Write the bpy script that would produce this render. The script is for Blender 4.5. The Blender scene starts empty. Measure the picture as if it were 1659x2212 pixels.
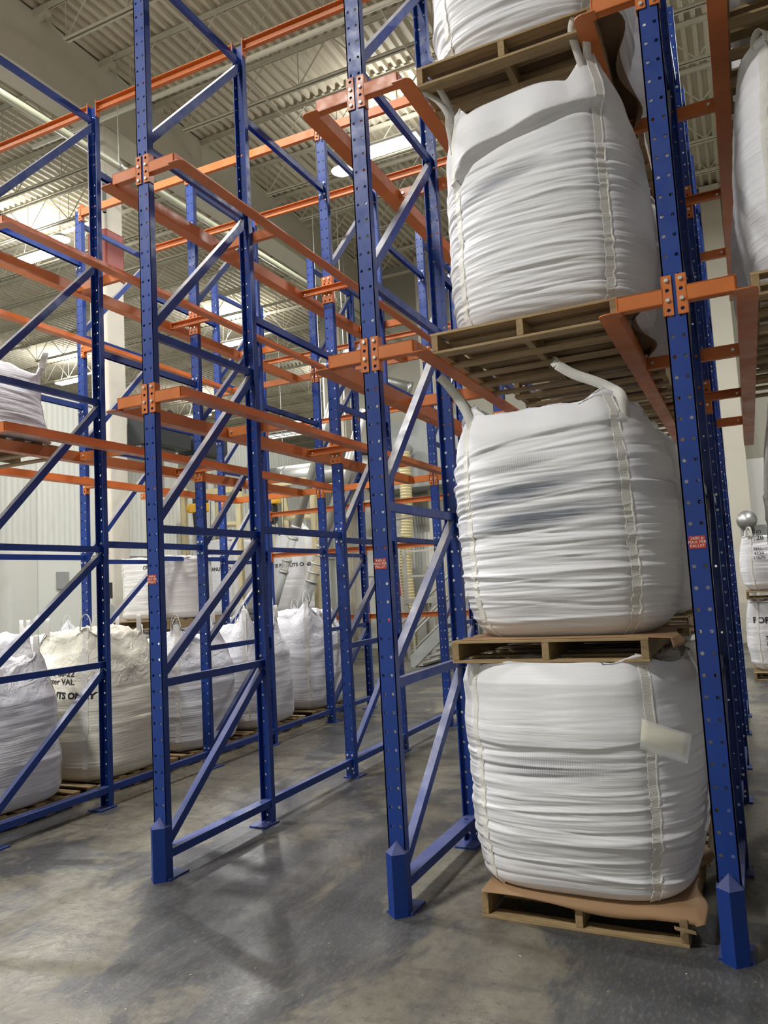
import bpy, math, random
import numpy as np
from mathutils import Vector, Matrix, noise as mnoise
from mathutils.bvhtree import BVHTree
random.seed(7)
C = bpy.context.scene.collection
PI = math.pi

# ------------------------------------------------------------ camera
F_PX, YAW, PITCH, ROLL = 1665.5, -0.4378, 0.0947, -0.0551
cam_d = bpy.data.cameras.new('camera'); cam = bpy.data.objects.new('camera', cam_d); C.objects.link(cam)
cam_d.sensor_fit = 'HORIZONTAL'; cam_d.sensor_width = 36.0; cam_d.lens = 36.0*F_PX/1659.0
cam_d.clip_start = 0.05; cam_d.clip_end = 200
_f = Vector((math.sin(YAW)*math.cos(PITCH), math.cos(YAW)*math.cos(PITCH), math.sin(PITCH)))
_r = Vector((math.cos(YAW), -math.sin(YAW), 0)); _u = _r.cross(_f)
_cr, _sr = math.cos(ROLL), math.sin(ROLL)
R2 = _cr*_r + _sr*_u; U2 = -_sr*_r + _cr*_u
M = Matrix(((R2.x, U2.x, -_f.x, 3.5285), (R2.y, U2.y, -_f.y, -3.932), (R2.z, U2.z, -_f.z, 1.77), (0, 0, 0, 1)))
cam.matrix_world = M
bpy.context.scene.camera = cam

# ------------------------------------------------------------ world, exposure
w = bpy.data.worlds.new('world'); bpy.context.scene.world = w; w.use_nodes = True
w.node_tree.nodes['Background'].inputs[0].default_value = (0.8, 0.82, 0.8, 1)
w.node_tree.nodes['Background'].inputs[1].default_value = 0.15
vs = bpy.context.scene.view_settings
vs.view_transform = 'Standard'; vs.look = 'None'; vs.gamma = 1; vs.use_curve_mapping = False
vs.exposure = 0.45
LAMP_POWER = 250.0       # downward output of one lamp
UP_FILL_POWER = 30.0          # upward fill light added above each housing to brighten the ceiling
LENS_STRENGTH = 22.0
# the hall's high-bay lamps (x, y, z); built further down together with their housings
LAMPS = [(-1.85, 8.65, 9.9, 0), (-3.0, 8.95, 9.9, 1), (-10.9, 8.55, 9.9, 0), (-9.8, 8.2, 9.9, 1), (-18.5, 16.5, 9.9, 0),
         (-10.85, 16.35, 9.9, 0), (-11.75, 16.7, 9.9, 1), (-18.5, 23.8, 9.9, 0), (-19.5, 24.3, 9.9, 1), (-17.3, 24.4, 9.9, 1),
         (-18.5, 8.6, 9.9, 0), (-11.0, 24.0, 9.9, 0), (-11.0, 31.0, 9.9, 0),
         (6.4, 8.65, 9.9, 0),
         (-1.8, .9, 9.9, 0), (-10.4, 0.9, 9.9, 0),
         (-1.4, -6.2, 9.9, 0), (-8.0, -5.0, 9.9, 0)]
LAMP_FACTOR = {13: .5, 14: .75, 16: 1.25, 17: .9}

# ------------------------------------------------------------ materials
def newmat(name, rough=0.5, metal=0.0, col=(.5,.5,.5), spec=None):
    m = bpy.data.materials.new(name); m.use_nodes = True
    nt = m.node_tree; b = nt.nodes['Principled BSDF']
    b.inputs['Base Color'].default_value = (*col, 1); b.inputs['Roughness'].default_value = rough
    b.inputs['Metallic'].default_value = metal
    if spec is not None: b.inputs['Specular IOR Level'].default_value = spec
    return m, nt, b
def nd(nt, t, **k):
    n = nt.nodes.new(t)
    for a, v in k.items(): setattr(n, a, v)
    return n
def noise(nt, vec, scale, detail=4, rough=.55, dist=0):
    n = nd(nt, 'ShaderNodeTexNoise'); n.inputs['Scale'].default_value = scale
    n.inputs['Detail'].default_value = detail; n.inputs['Roughness'].default_value = rough
    n.inputs['Distortion'].default_value = dist
    if vec is not None: nt.links.new(vec, n.inputs['Vector'])
    return n.outputs['Fac']
def ramp(nt, fac, stops):
    r = nd(nt, 'ShaderNodeValToRGB'); e = r.color_ramp.elements
    while len(e) < len(stops): e.new(0.5)
    for i, (p, c) in enumerate(stops): e[i].position = p; e[i].color = (*c, 1) if len(c) == 3 else c
    nt.links.new(fac, r.inputs[0]); return r.outputs[0]
def mapping(nt, src, scale=(1,1,1), rot=(0,0,0), loc=(0,0,0)):
    m = nd(nt, 'ShaderNodeMapping'); m.inputs['Scale'].default_value = scale
    m.inputs['Rotation'].default_value = rot; m.inputs['Location'].default_value = loc
    nt.links.new(src, m.inputs['Vector']); return m.outputs[0]
def mix(nt, fac, a, b, mode='MIX'):
    m = nd(nt, 'ShaderNodeMix', data_type='RGBA', blend_type=mode)
    for s, v in ((m.inputs[0], fac), (m.inputs[6], a), (m.inputs[7], b)):
        if isinstance(v, (int, float)): s.default_value = v
        elif isinstance(v, tuple): s.default_value = (*v, 1)
        else: nt.links.new(v, s)
    return m.outputs[2]
def math_(nt, op, a, b=None, clamp=False):
    m = nd(nt, 'ShaderNodeMath', operation=op, use_clamp=clamp)
    for s, v in ((m.inputs[0], a), (m.inputs[1], b)):
        if v is None: continue
        if isinstance(v, (int, float)): s.default_value = v
        else: nt.links.new(v, s)
    return m.outputs[0]
def bump(nt, b, h, strength=.3, dist=.01):
    n = nd(nt, 'ShaderNodeBump'); n.inputs['Strength'].default_value = strength; n.inputs['Distance'].default_value = dist
    nt.links.new(h, n.inputs['Height']); nt.links.new(n.outputs[0], b.inputs['Normal'])
def texco(nt, which='Object'): return nd(nt, 'ShaderNodeTexCoord').outputs[which]
def pos(nt): return nd(nt, 'ShaderNodeNewGeometry').outputs['Position']

def paint(name, col, dust, rough=.33, scratch=(.25,.12,.06)):
    m, nt, b = newmat(name, rough, 0, col)
    p = pos(nt)
    g = nd(nt, 'ShaderNodeNewGeometry'); sx = nd(nt, 'ShaderNodeSeparateXYZ'); nt.links.new(g.outputs['Normal'], sx.inputs[0])
    up = math_(nt, 'SUBTRACT', sx.outputs['Z'], .25, True)
    up = math_(nt, 'MULTIPLY', up, 3.2, True)
    n1 = noise(nt, p, 5, 5)
    n1r = ramp(nt, n1, [(.3, (.45,.45,.45)), (.7, (1,1,1))])
    sz0 = nd(nt, 'ShaderNodeSeparateXYZ'); nt.links.new(p, sz0.inputs[0])
    hi_ = ramp(nt, math_(nt, 'MULTIPLY', sz0.outputs['Z'], .2), [(.1,(.25,)*3), (.42,(1,)*3)])   # settled dust: rubbed off within reach
    upf = math_(nt, 'MULTIPLY', math_(nt, 'MULTIPLY', up, 1.0), hi_)
    upf = math_(nt, 'MULTIPLY', upf, n1r)
    base = mix(nt, ramp(nt, noise(nt, p, 2.2, 3), [(.35,(0,0,0)),(.7,(1,1,1))]), tuple(c*.86 for c in col), tuple(min(1,c*1.12) for c in col))
    c1 = mix(nt, upf, base, dust)
    sc = noise(nt, mapping(nt, p, (22, 22, 5)), 3.5, 6, .7)
    scm = ramp(nt, sc, [(.735, (0,0,0)), (.76, (1,1,1))])
    sxyz = nd(nt, 'ShaderNodeSeparateXYZ'); nt.links.new(p, sxyz.inputs[0])
    low = math_(nt, 'SUBTRACT', 1.3, sxyz.outputs['Z'], True)
    c2 = mix(nt, math_(nt, 'MULTIPLY', scm, math_(nt, 'MULTIPLY', low, .8)), c1, scratch)
    nt.links.new(c2, b.inputs['Base Color'])
    rr = ramp(nt, noise(nt, p, 9, 4), [(.3, (rough-.06,)*3), (.75, (rough+.2,)*3)])
    nt.links.new(rr, b.inputs['Roughness'])
    bump(nt, b, noise(nt, p, 60, 2), .08, .003)
    return m
BLUE = paint('blue_paint', (.002, .034, .23), (.30, .27, .22), .40)
ORANGE = paint('orange_paint', (.56, .155, .030), (.46, .22, .09), .38, (.2,.1,.06))
ZINC = newmat('zinc', .35, .8, (.75,.74,.70))[0]
def simple(name, col, rough=.5, metal=0, ns=6, var=.12, bmp=0):
    m, nt, b = newmat(name, rough, metal, col)
    f = noise(nt, texco(nt), ns, 5)
    nt.links.new(mix(nt, f, tuple(c*(1-var) for c in col), tuple(min(1, c*(1+var)) for c in col)), b.inputs['Base Color'])
    if bmp: bump(nt, b, noise(nt, texco(nt), ns*8, 3), bmp, .005)
    return m
SIGNRED = simple('placard_red', (.42,.035,.02), .45)
WHITE = simple('white_plastic', (.8,.8,.78), .4)
LETTER = simple('pale_lettering', (.75,.68,.6), .5)
INK = simple('black_ink', (.012,.012,.014), .6)
GREYST = simple('galvanised_steel', (.46,.46,.44), .38, .75, 8, .2)
GREYPT = simple('grey_painted_steel', (.33,.34,.33), .5)
ALU = simple('aluminium', (.52,.51,.47), .4, .6)
CREAM = simple('cream_painted_steel', (.72,.62,.37), .45)
YELLOW = simple('yellow_hoist_paint', (.78,.42,.03), .4)
BLACK = simple('black_fabric', (.015,.015,.017), .5, 0, 12, .4, .3)
DARKG = simple('dark_machine_paint', (.03,.032,.035), .5)
REDP = simple('red_paint', (.45,.02,.015), .45)
BEIGE = simple('beige_joist_paint', (.58,.55,.44), .55)
CONC = simple('painted_concrete', (.60,.57,.47), .7, 0, 3, .08, .15)
COLUMN = simple('column_paint', (.64,.60,.50), .6, 0, 2.5, .1, .1)
COLRED = simple('column_red_band', (.28,.045,.03), .55)
PIPE = simple('pale_green_pipe', (.55,.57,.42), .35)
HOSE = simple('cream_hose', (.68,.58,.32), .5)
CLEAR = newmat('clear_tube', .1, 0, (.9,.92,.9))[0]
CLEAR.node_tree.nodes['Principled BSDF'].inputs['Transmission Weight'].default_value = .75
CLEAR.node_tree.nodes['Principled BSDF'].inputs['Alpha'].default_value = .5
POUCH = newmat('clear_pouch', .15, 0, (.85,.86,.84))[0]
POUCH.node_tree.nodes['Principled BSDF'].inputs['Alpha'].default_value = .3
PAPER = simple('cream_paper', (.72,.66,.45), .6)

def emis(name, col, s):
    m, nt, b = newmat(name, .4, 0, col)
    b.inputs['Emission Color'].default_value = (*col, 1); b.inputs['Emission Strength'].default_value = s
    return m
LENS = emis('lit_lens', (1.0, .99, .93), LENS_STRENGTH)

# fabric
def fabric(name, tint=(.785,.785,.82), smudge=None, wr=1.0, top=None):
    m, nt, b = newmat(name, .62, 0, tint, .3)
    o = texco(nt)
    fine = nd(nt, 'ShaderNodeTexWave', wave_type='BANDS', bands_direction='Z'); fine.inputs['Scale'].default_value = 110
    fine.inputs['Distortion'].default_value = 2; nt.links.new(o, fine.inputs['Vector'])
    fold = noise(nt, mapping(nt, o, (1.0, 1.0, 13)), 1.5, 2.5, .45, .5)
    fold2 = noise(nt, mapping(nt, o, (1.6, 1.6, 42)), 1.6, 2, .5, .3)
    cr = noise(nt, o, 4, 3, .5, 1.0)
    reg = ramp(nt, noise(nt, mapping(nt, o, (1,1,1.4), loc=(3,1,2)), 2.4, 2), [(.38,(.12,)*3), (.62,(1,)*3)])
    h = math_(nt, 'ADD', math_(nt, 'MULTIPLY', fold, .6), math_(nt, 'MULTIPLY', math_(nt, 'MULTIPLY', fold2, reg), .34))
    sz_ = nd(nt, 'ShaderNodeSeparateXYZ'); nt.links.new(o, sz_.inputs[0])
    zm = ramp(nt, sz_.outputs['Z'], [(.0,(.6,)*3), (.15,(1,)*3), (.78,(1,)*3), (.95,(.25,)*3)])
    h = math_(nt, 'MULTIPLY', h, zm)
    h = math_(nt, 'ADD', h, math_(nt, 'MULTIPLY', cr, .22))
    h = math_(nt, 'ADD', h, math_(nt, 'MULTIPLY', fine.outputs['Fac'], .006))
    if top:       # slack, creased cloth above the fill line
        c2 = noise(nt, o, 5.5, 4, .5, 2.5)
        c2 = math_(nt, 'ABSOLUTE', math_(nt, 'SUBTRACT', c2, .5))
        tm = ramp(nt, sz_.outputs['Z'], [(top-.12,(0,)*3), (min(1,top+.05),(1,)*3)])
        h = math_(nt, 'ADD', h, math_(nt, 'MULTIPLY', math_(nt, 'MULTIPLY', c2, tm), 2.2))
    bump(nt, b, h, .6*wr, .03)
    base = mix(nt, ramp(nt, noise(nt, o, 2.0, 4), [(.35,(0,0,0)), (.7,(1,1,1))]), tint, (tint[0]*.95, tint[1]*.945, tint[2]*.92))
    # slightly soiled lower edge, worn in with the fabric
    if smudge:
        for (sx, sz, rx, rz, slope, k, bars) in smudge:
            s = nd(nt, 'ShaderNodeSeparateXYZ'); nt.links.new(o, s.inputs[0])
            dx = math_(nt, 'MULTIPLY', math_(nt, 'SUBTRACT', s.outputs['X'], sx), 1/rx)
            zz = math_(nt, 'SUBTRACT', math_(nt, 'SUBTRACT', s.outputs['Z'], sz), math_(nt, 'MULTIPLY', math_(nt, 'SUBTRACT', s.outputs['X'], sx), slope))
            dz = math_(nt, 'MULTIPLY', zz, 1/rz)
            r2 = math_(nt, 'ADD', math_(nt, 'POWER', math_(nt, 'ABSOLUTE', dx), 2.0), math_(nt, 'POWER', math_(nt, 'ABSOLUTE', dz), 2.0))
            msk = math_(nt, 'SUBTRACT', 1.0, r2, True)
            front = math_(nt, 'LESS_THAN', s.outputs['Y'], -.2)
            msk = math_(nt, 'MULTIPLY', msk, front)
            fn = ramp(nt, noise(nt, mapping(nt, o, (1.2, 1.2, 34)), 1.6, 3), [(.35,(.25,)*3), (.62,(1,)*3)])
            msk = math_(nt, 'MULTIPLY', msk, fn)
            if bars:
                wv = nd(nt, 'ShaderNodeTexWave', wave_type='BANDS', bands_direction='X'); wv.inputs['Scale'].default_value = 26
                nt.links.new(o, wv.inputs['Vector'])
                msk = math_(nt, 'MULTIPLY', msk, math_(nt, 'ADD', .45, math_(nt, 'MULTIPLY', wv.outputs['Fac'], .55)))
            base = mix(nt, math_(nt, 'MULTIPLY', msk, k, True), base, (.16,.175,.21))
    nt.links.new(base, b.inputs['Base Color'])
    return m
FAB = fabric('woven_fabric')
FABT = fabric('woven_fabric_slack_top', top=.92)
FABW = fabric('woven_fabric_warm', (.78,.76,.72))
FABY = fabric('woven_fabric_cream', (.80,.77,.66), top=.92)
FAB_1 = fabric('woven_fabric_faint_print', smudge=[(-.03, .66, .40, .085, 0, .8, True)])
FAB_2 = fabric('woven_fabric_dark_print', smudge=[(-.13, .93, .30, .05, .10, .8, True), (-.10, .79, .42, .075, .14, 1.2, False), (-.05, .63, .45, .07, .12, 1.4, False)])
FAB_3 = fabric('woven_fabric_grey_print', smudge=[(-.16, .80, .32, .065, .22, .8, False)])
STRAP, _nt, _b = newmat('webbing', .7, 0, (.80,.78,.70))
_wv = nd(_nt, 'ShaderNodeTexWave', wave_type='BANDS', bands_direction='Z'); _wv.inputs['Scale'].default_value = 60
_nt.links.new(texco(_nt), _wv.inputs['Vector'])
_nt.links.new(mix(_nt, _wv.outputs['Fac'], (.74,.72,.66), (.86,.84,.80)), _b.inputs['Base Color'])
bump(_nt, _b, _wv.outputs['Fac'], .5, .004)

def wood(name, a, b2, axis):
    m, nt, b = newmat(name, .75, 0, a)
    o = texco(nt)
    sc = (1.5, 22, 22) if axis == 'x' else (22, 1.5, 22)
    n1 = noise(nt, mapping(nt, o, sc), 1.8, 6, .65, .6)
    n2 = noise(nt, o, 3.2, 3)
    c = mix(nt, ramp(nt, n1, [(.3,(0,)*3), (.72,(1,)*3)]), a, b2)
    c = mix(nt, math_(nt, 'MULTIPLY', ramp(nt, n2, [(.52,(0,)*3), (.75,(1,)*3)]), .55), c, tuple(v*.5 for v in a))
    nt.links.new(c, b.inputs['Base Color']); bump(nt, b, n1, .4, .004)
    return m
WOODX = wood('pine_boards', (.25,.165,.075), (.46,.33,.17), 'x')
WOODY = wood('pine_stringer', (.23,.15,.07), (.42,.30,.15), 'y')
CARD = simple('kraft_cardboard', (.31,.185,.095), .8, 0, 4, .15, .1)
CARDD = simple('dark_kraft_cardboard', (.20,.125,.07), .8, 0, 4, .2, .1)

# floor
FLOOR, nt, b = newmat('polished_concrete_floor', .3, 0, (.2,.2,.19), .32)
p = pos(nt)
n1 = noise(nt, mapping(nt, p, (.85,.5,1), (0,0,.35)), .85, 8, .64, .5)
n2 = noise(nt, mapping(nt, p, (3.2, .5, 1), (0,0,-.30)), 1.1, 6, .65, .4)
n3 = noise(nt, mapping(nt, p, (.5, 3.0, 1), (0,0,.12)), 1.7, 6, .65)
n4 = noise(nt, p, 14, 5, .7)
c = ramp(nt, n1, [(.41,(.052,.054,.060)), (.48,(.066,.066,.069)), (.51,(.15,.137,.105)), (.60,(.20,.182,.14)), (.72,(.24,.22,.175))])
c = mix(nt, math_(nt, 'MULTIPLY', ramp(nt, n2, [(.5,(0,)*3), (.72,(1,)*3)]), .35), c, (.24,.23,.20))
c = mix(nt, math_(nt, 'MULTIPLY', ramp(nt, n3, [(.54,(0,)*3), (.66,(1,)*3)]), .5), c, (.05,.05,.052))
c = mix(nt, math_(nt, 'MULTIPLY', ramp(nt, n4, [(.42,(0,)*3), (.66,(1,)*3)]), .45), c, (.06,.056,.05))
# tyre tracks running into each lane
s = nd(nt, 'ShaderNodeSeparateXYZ'); nt.links.new(p, s.inputs[0])
wob = math_(nt, 'MULTIPLY', noise(nt, p, .9, 2), .35)
tx = math_(nt, 'ADD', s.outputs['X'], wob)
for cx, wd in ((.42,.12), (1.38,.12), (-.62,.12), (-1.2,.1), (2.3,.14)):
    t = math_(nt, 'SUBTRACT', 1.0, math_(nt, 'MULTIPLY', math_(nt, 'ABSOLUTE', math_(nt, 'SUBTRACT', tx, cx)), 1/wd), True)
    t = math_(nt, 'MULTIPLY', t, ramp(nt, noise(nt, mapping(nt, p, (6,.6,1)), 1.4, 5), [(.35,(.2,)*3), (.65,(1,)*3)]))
    c = mix(nt, math_(nt, 'MULTIPLY', t, .45), c, (.075,.073,.072))
# fine pale scuffs
for rot, thr in ((.33, .755), (-.5, .77), (1.35, .765)):
    sc = noise(nt, mapping(nt, p, (34, 1.6, 1), (0,0,rot)), 1.1, 6, .75)
    rg = ramp(nt, noise(nt, mapping(nt, p, loc=(rot*9,0,0)), 1.1, 2), [(.50,(0,)*3), (.62,(1,)*3)])
    c = mix(nt, math_(nt, 'MULTIPLY', ramp(nt, sc, [(thr-.06,(0,)*3), (thr,(1,)*3)]), math_(nt, 'MULTIPLY', rg, .55)), c, (.5,.48,.43))
n5 = noise(nt, mapping(nt, p, (60,18,1), (0,0,.3)), 1.0, 4, .7)
c = mix(nt, math_(nt, 'MULTIPLY', ramp(nt, n5, [(.5,(0,)*3), (.7,(1,)*3)]), .35), c, (.23,.215,.18))
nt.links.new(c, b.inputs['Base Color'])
nt.links.new(ramp(nt, math_(nt, 'ADD', math_(nt, 'MULTIPLY', n1, .6), math_(nt, 'MULTIPLY', n4, .4)), [(.38,(.46,)*3), (.62,(.24,)*3)]), b.inputs['Roughness'])
bump(nt, b, math_(nt, 'ADD', noise(nt, p, 3.5, 6, .6), math_(nt, 'MULTIPLY', noise(nt, p, 28, 4), .35)), .16, .02)

DECK, nt, b = newmat('corrugated_roof_deck', .55, 0, (.62,.57,.44))
p = pos(nt)
f = noise(nt, mapping(nt, p, (1.5,.35,1)), 1.2, 5)
nt.links.new(mix(nt, ramp(nt, f, [(.3,(0,)*3),(.75,(1,)*3)]), (.50,.45,.34), (.70,.65,.51)), b.inputs['Base Color'])

PANEL, nt, b = newmat('insulated_white_panels', .4, 0, (.74,.76,.70))
p = pos(nt); s = nd(nt, 'ShaderNodeSeparateXYZ'); nt.links.new(p, s.inputs[0])
fr = math_(nt, 'FRACT', math_(nt, 'MULTIPLY', s.outputs['Y'], 1/1.1))
seam = math_(nt, 'LESS_THAN', fr, .012)
rib = math_(nt, 'SINE', math_(nt, 'MULTIPLY', s.outputs['Y'], 52.0))
ribz = math_(nt, 'GREATER_THAN', s.outputs['Z'], 2.65)
col = mix(nt, math_(nt, 'MULTIPLY', seam, .55), (.74,.76,.70), (.4,.42,.38))
st = ramp(nt, noise(nt, mapping(nt, p, (1, 10, .7)), 2.0, 5, .7), [(.5,(0,)*3), (.75,(1,)*3)])
col = mix(nt, math_(nt, 'MULTIPLY', math_(nt, 'MULTIPLY', st, ribz), .35), col, (.42,.41,.34))
nt.links.new(col, b.inputs['Base Color'])
bump(nt, b, math_(nt, 'MULTIPLY', rib, math_(nt, 'ADD', .06, math_(nt, 'MULTIPLY', ribz, .9))), .35, .012)
WALLM, nt, b = newmat('two_tone_painted_wall', .7, 0, (.7,.7,.66))
p = pos(nt); s = nd(nt, 'ShaderNodeSeparateXYZ'); nt.links.new(p, s.inputs[0])
c = mix(nt, math_(nt, 'GREATER_THAN', s.outputs['Z'], 4.25), (.76,.77,.73), (.36,.345,.28))
nt.links.new(mix(nt, math_(nt, 'MULTIPLY', noise(nt, p, .8, 4), .2), c, (.4,.39,.34)), b.inputs['Base Color'])

# ------------------------------------------------------------ mesh helpers
class MB:
    def __init__(s): s.v = []; s.f = []
    def add(s, vs_, fs_):
        n = len(s.v); s.v += [tuple(v) for v in vs_]; s.f += [tuple(i+n for i in f) for f in fs_]; return s
    def box(s, x0, x1, y0, y1, z0, z1):
        return s.add([(x0,y0,z0),(x1,y0,z0),(x1,y1,z0),(x0,y1,z0),(x0,y0,z1),(x1,y0,z1),(x1,y1,z1),(x0,y1,z1)],
                     [(3,2,1,0),(4,5,6,7),(0,1,5,4),(1,2,6,5),(2,3,7,6),(3,0,4,7)])
    def sweep(s, prof, a, b_, side, up):
        # extrude a closed 2-D profile from a to b_; side / up give the profile's axes
        a = Vector(a); b_ = Vector(b_); side = Vector(side); up = Vector(up); n = len(prof)
        v = [a+side*x+up*y for x, y in prof] + [b_+side*x+up*y for x, y in prof]
        f = [(i, (i+1) % n, n+(i+1) % n, n+i) for i in range(n)] + [tuple(range(n))[::-1], tuple(range(n, 2*n))]
        return s.add(v, f)
    def tube(s, a, b_, r, n=10, r2=None, cap=True):
        a = Vector(a); b_ = Vector(b_); d = (b_-a).normalized(); q = Vector((0,0,1)) if abs(d.z) < .9 else Vector((1,0,0))
        u = d.cross(q).normalized(); w_ = d.cross(u); r2 = r if r2 is None else r2
        v = [a+(u*math.cos(2*PI*i/n)+w_*math.sin(2*PI*i/n))*r for i in range(n)] + [b_+(u*math.cos(2*PI*i/n)+w_*math.sin(2*PI*i/n))*r2 for i in range(n)]
        f = [(i, (i+1) % n, n+(i+1) % n, n+i) for i in range(n)]
        if cap: f += [tuple(range(n))[::-1], tuple(range(n, 2*n))]
        return s.add(v, f)
    def path(s, pts, r, n=8):
        for a, b_ in zip(pts[:-1], pts[1:]): s.tube(a, b_, r, n)
        return s
    def holes(s, x0, pitchx, ncol, z0, pitchz, nrow, r, y=0, skip=None):
        # perforated sheet in the xz plane
        for i in range(ncol):
            for k in range(nrow):
                cx = x0+(i+.5)*pitchx; cz = z0+(k+.5)*pitchz; hx = pitchx/2; hz = pitchz/2
                out = [(hx,0),(hx,hz),(0,hz),(-hx,hz),(-hx,0),(-hx,-hz),(0,-hz),(hx,-hz)]
                inn = [(r*math.cos(j*PI/4), r*math.sin(j*PI/4)) for j in range(8)]
                v = [(cx+a, y, cz+b_) for a, b_ in out] + [(cx+a, y, cz+b_) for a, b_ in inn]
                s.add(v, [(j, (j+1) % 8, 8+(j+1) % 8, 8+j) for j in range(8)])
        return s
    def mesh(s, name, mat, smooth=False, weld=False):
        me = bpy.data.meshes.new(name); me.from_pydata([tuple(v) for v in s.v], [], s.f); me.update()
        if mat: me.materials.append(mat)
        if smooth:
            me.polygons.foreach_set('use_smooth', [True]*len(me.polygons))
        return me
    def build(s, name, mat, parent=None, smooth=False, solid=0, bevel=0, loc=None):
        o = bpy.data.objects.new(name, s.mesh(name, mat, smooth)); C.objects.link(o)
        if parent: o.parent = parent
        if loc: o.location = loc
        if solid:
            m = o.modifiers.new('thickness', 'SOLIDIFY'); m.thickness = solid; m.offset = -1
        if bevel:
            m = o.modifiers.new('edge', 'BEVEL'); m.width = bevel; m.segments = 2; m.limit_method = 'ANGLE'
        return o
def thing(name, label, cat, loc=(0,0,0), rz=0, group=None):
    o = bpy.data.objects.new(name, None); C.objects.link(o); o.location = loc; o.rotation_euler = (0,0,rz)
    o.empty_display_size = .1
    return tag(o, label, cat, group)
def tag(o, label, cat, group=None):
    o['label'] = label; o['category'] = cat
    if group: o['group'] = group
    return o
def struct(name, mb, mat, **k):
    o = mb.build(name, mat, **k); o['kind'] = 'structure'; return o
KIDS = {}
def copy_tree(o, parent=None):
    c = o.copy(); C.objects.link(c); c.parent = parent
    for ch in list(o.children): copy_tree(ch, c)
    return c
def dup(o, loc, rz, label, group=None):
    c = copy_tree(o); c.location = loc; c.rotation_euler = (0,0,rz); c['label'] = label
    if group: c['group'] = group
    elif 'group' in c: del c['group']
    return c
def text_mesh(s, size, mat, name='lettering', bold=0, spacing=1.0, line=1.0, align='CENTER'):
    cu = bpy.data.curves.new(name, 'FONT'); cu.body = s; cu.size = size; cu.align_x = align; cu.align_y = 'CENTER'
    cu.offset = bold; cu.space_character = spacing; cu.space_line = line; cu.extrude = .0006; cu.resolution_u = 3
    ob = bpy.data.objects.new(name, cu); C.objects.link(ob)
    dg = bpy.context.evaluated_depsgraph_get(); dg.update()
    me = bpy.data.meshes.new_from_object(ob.evaluated_get(dg))
    bpy.data.objects.remove(ob); me.materials.clear(); me.materials.append(mat); me.name = name
    return me

# ------------------------------------------------------------ room shell
struct('floor', MB().add([(-32,-12,0),(14,-12,0),(14,36,0),(-32,36,0)], [(0,1,2,3)]), FLOOR, solid=.2)
deck = MB(); px = .18; x = -32.0; zc = 10.95; prof = []
while x < 14:
    prof += [(x, zc), (x+.055, zc), (x+.085, zc+.075), (x+.15, zc+.075)]; x += px
v = []; fcs = []
for i, (a, z) in enumerate(prof): v += [(a, -12, z), (a, 36, z)]
for i in range(len(prof)-1): fcs.append((2*i, 2*i+1, 2*i+3, 2*i+2))
deck.add(v, fcs)
struct('ceiling', deck, DECK, solid=.02)
struct('wall_back', MB().box(-7.62, 14, 16.0, 16.3, 0, 11.0), WALLM)
struct('wall_right', MB().box(14, 14.3, -12, 16, 0, 11.0), WALLM)
struct('wall_front', MB().box(-32, 14.3, -12.3, -12, 0, 11.0), WALLM)
struct('wall_far', MB().box(-32, -7.3, 36, 36.3, 0, 11.0), WALLM)
struct('wall_outer', MB().box(-32.3, -32, -12, 36.3, 0, 11.0), WALLM)
struct('wall_left', MB().box(-7.75, -7.5, -12, 16.0, 0, 5.45), PANEL)
struct('trim_1', MB().box(-7.78, -7.46, -12, 16.0, 5.45, 5.52), WHITE)
struct('trim_2', MB().box(-7.5, -7.47, -12, 16.0, 2.62, 2.66), WHITE)
# concrete girder and its column
tag(MB().box(-6.25, -5.72, -12, 16.0, 9.85, 10.93).build('ceiling_girder', CONC, bevel=.02),
    'deep beige concrete girder under the roof deck, carried by the red banded column', 'girder')
col = thing('concrete_column', 'round-edged beige column with a red painted band, rising behind the left rack', 'column', (-5.93, 5.65, 0))
MB().box(-.2,.2,-.2,.2,0,9.85).build('shaft', COLUMN, col, bevel=.035)
rb = MB().box(-.212,.212,-.212,.212,7.15,8.0).build('painted_band', COLRED, col, bevel=.03); rb['label'] = 'dark red painted band'
for i, (cx, lab) in enumerate(((-4.05, 'ribbed grey-beige wall column right of the cream hose'), (3.45, 'pale wall column seen right of the front blue posts'), (-6.9, 'pale wall column behind the grey slanting tubes'))):
    t = thing('wall_column', lab, 'column', (cx, 15.8, 0))
    MB().box(-.22,.22,-.2,.2,0,10.9).build('shaft', COLUMN, t, bevel=.01)
    m = MB()
    if i != 1:
        for k in (-.14, 0, .14): m.box(k-.035, k+.035, -.245, -.2, 0, 10.9)
        m.build('flutes', COLUMN, t)
# joists
def joist(x0, x1, y):
    m = MB(); zt = 10.93; zb = 10.22
    for s in (-1, 1):
        m.box(x0, x1, y+s*.012-(.05 if s < 0 else 0), y+s*.012+(.05 if s > 0 else 0), zt-.008, zt)
        m.box(x0, x1, min(y+s*.012, y+s*.02), max(y+s*.012, y+s*.02), zt-.06, zt)
        m.box(x0+.6, x1-.6, y+s*.012-(.045 if s < 0 else 0), y+s*.012+(.045 if s > 0 else 0), zb, zb+.008)
        m.box(x0+.6, x1-.6, min(y+s*.012, y+s*.02), max(y+s*.012, y+s*.02), zb, zb+.05)
    n = max(2, int((x1-x0)/1.2)); st = (x1-x0)/n
    for i in range(n):
        a = x0+i*st
        m.tube((a+.05, y, zt-.03), (a+st/2, y, zb+.03), .012, 6); m.tube((a+st/2, y, zb+.03), (a+st-.05, y, zt-.03), .012, 6)
        m.tube((a+st/2, y, zb+.03), (a+st/2, y, zt-.03), .009, 6)
    m.box(x0-.12, x0+.25, y-.06, y+.06, zt-.13, zt-.0); m.box(x1-.25, x1+.05, y-.06, y+.06, zt-.13, zt)
    return m.mesh('roof_joist', BEIGE)
jm = {}
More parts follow.
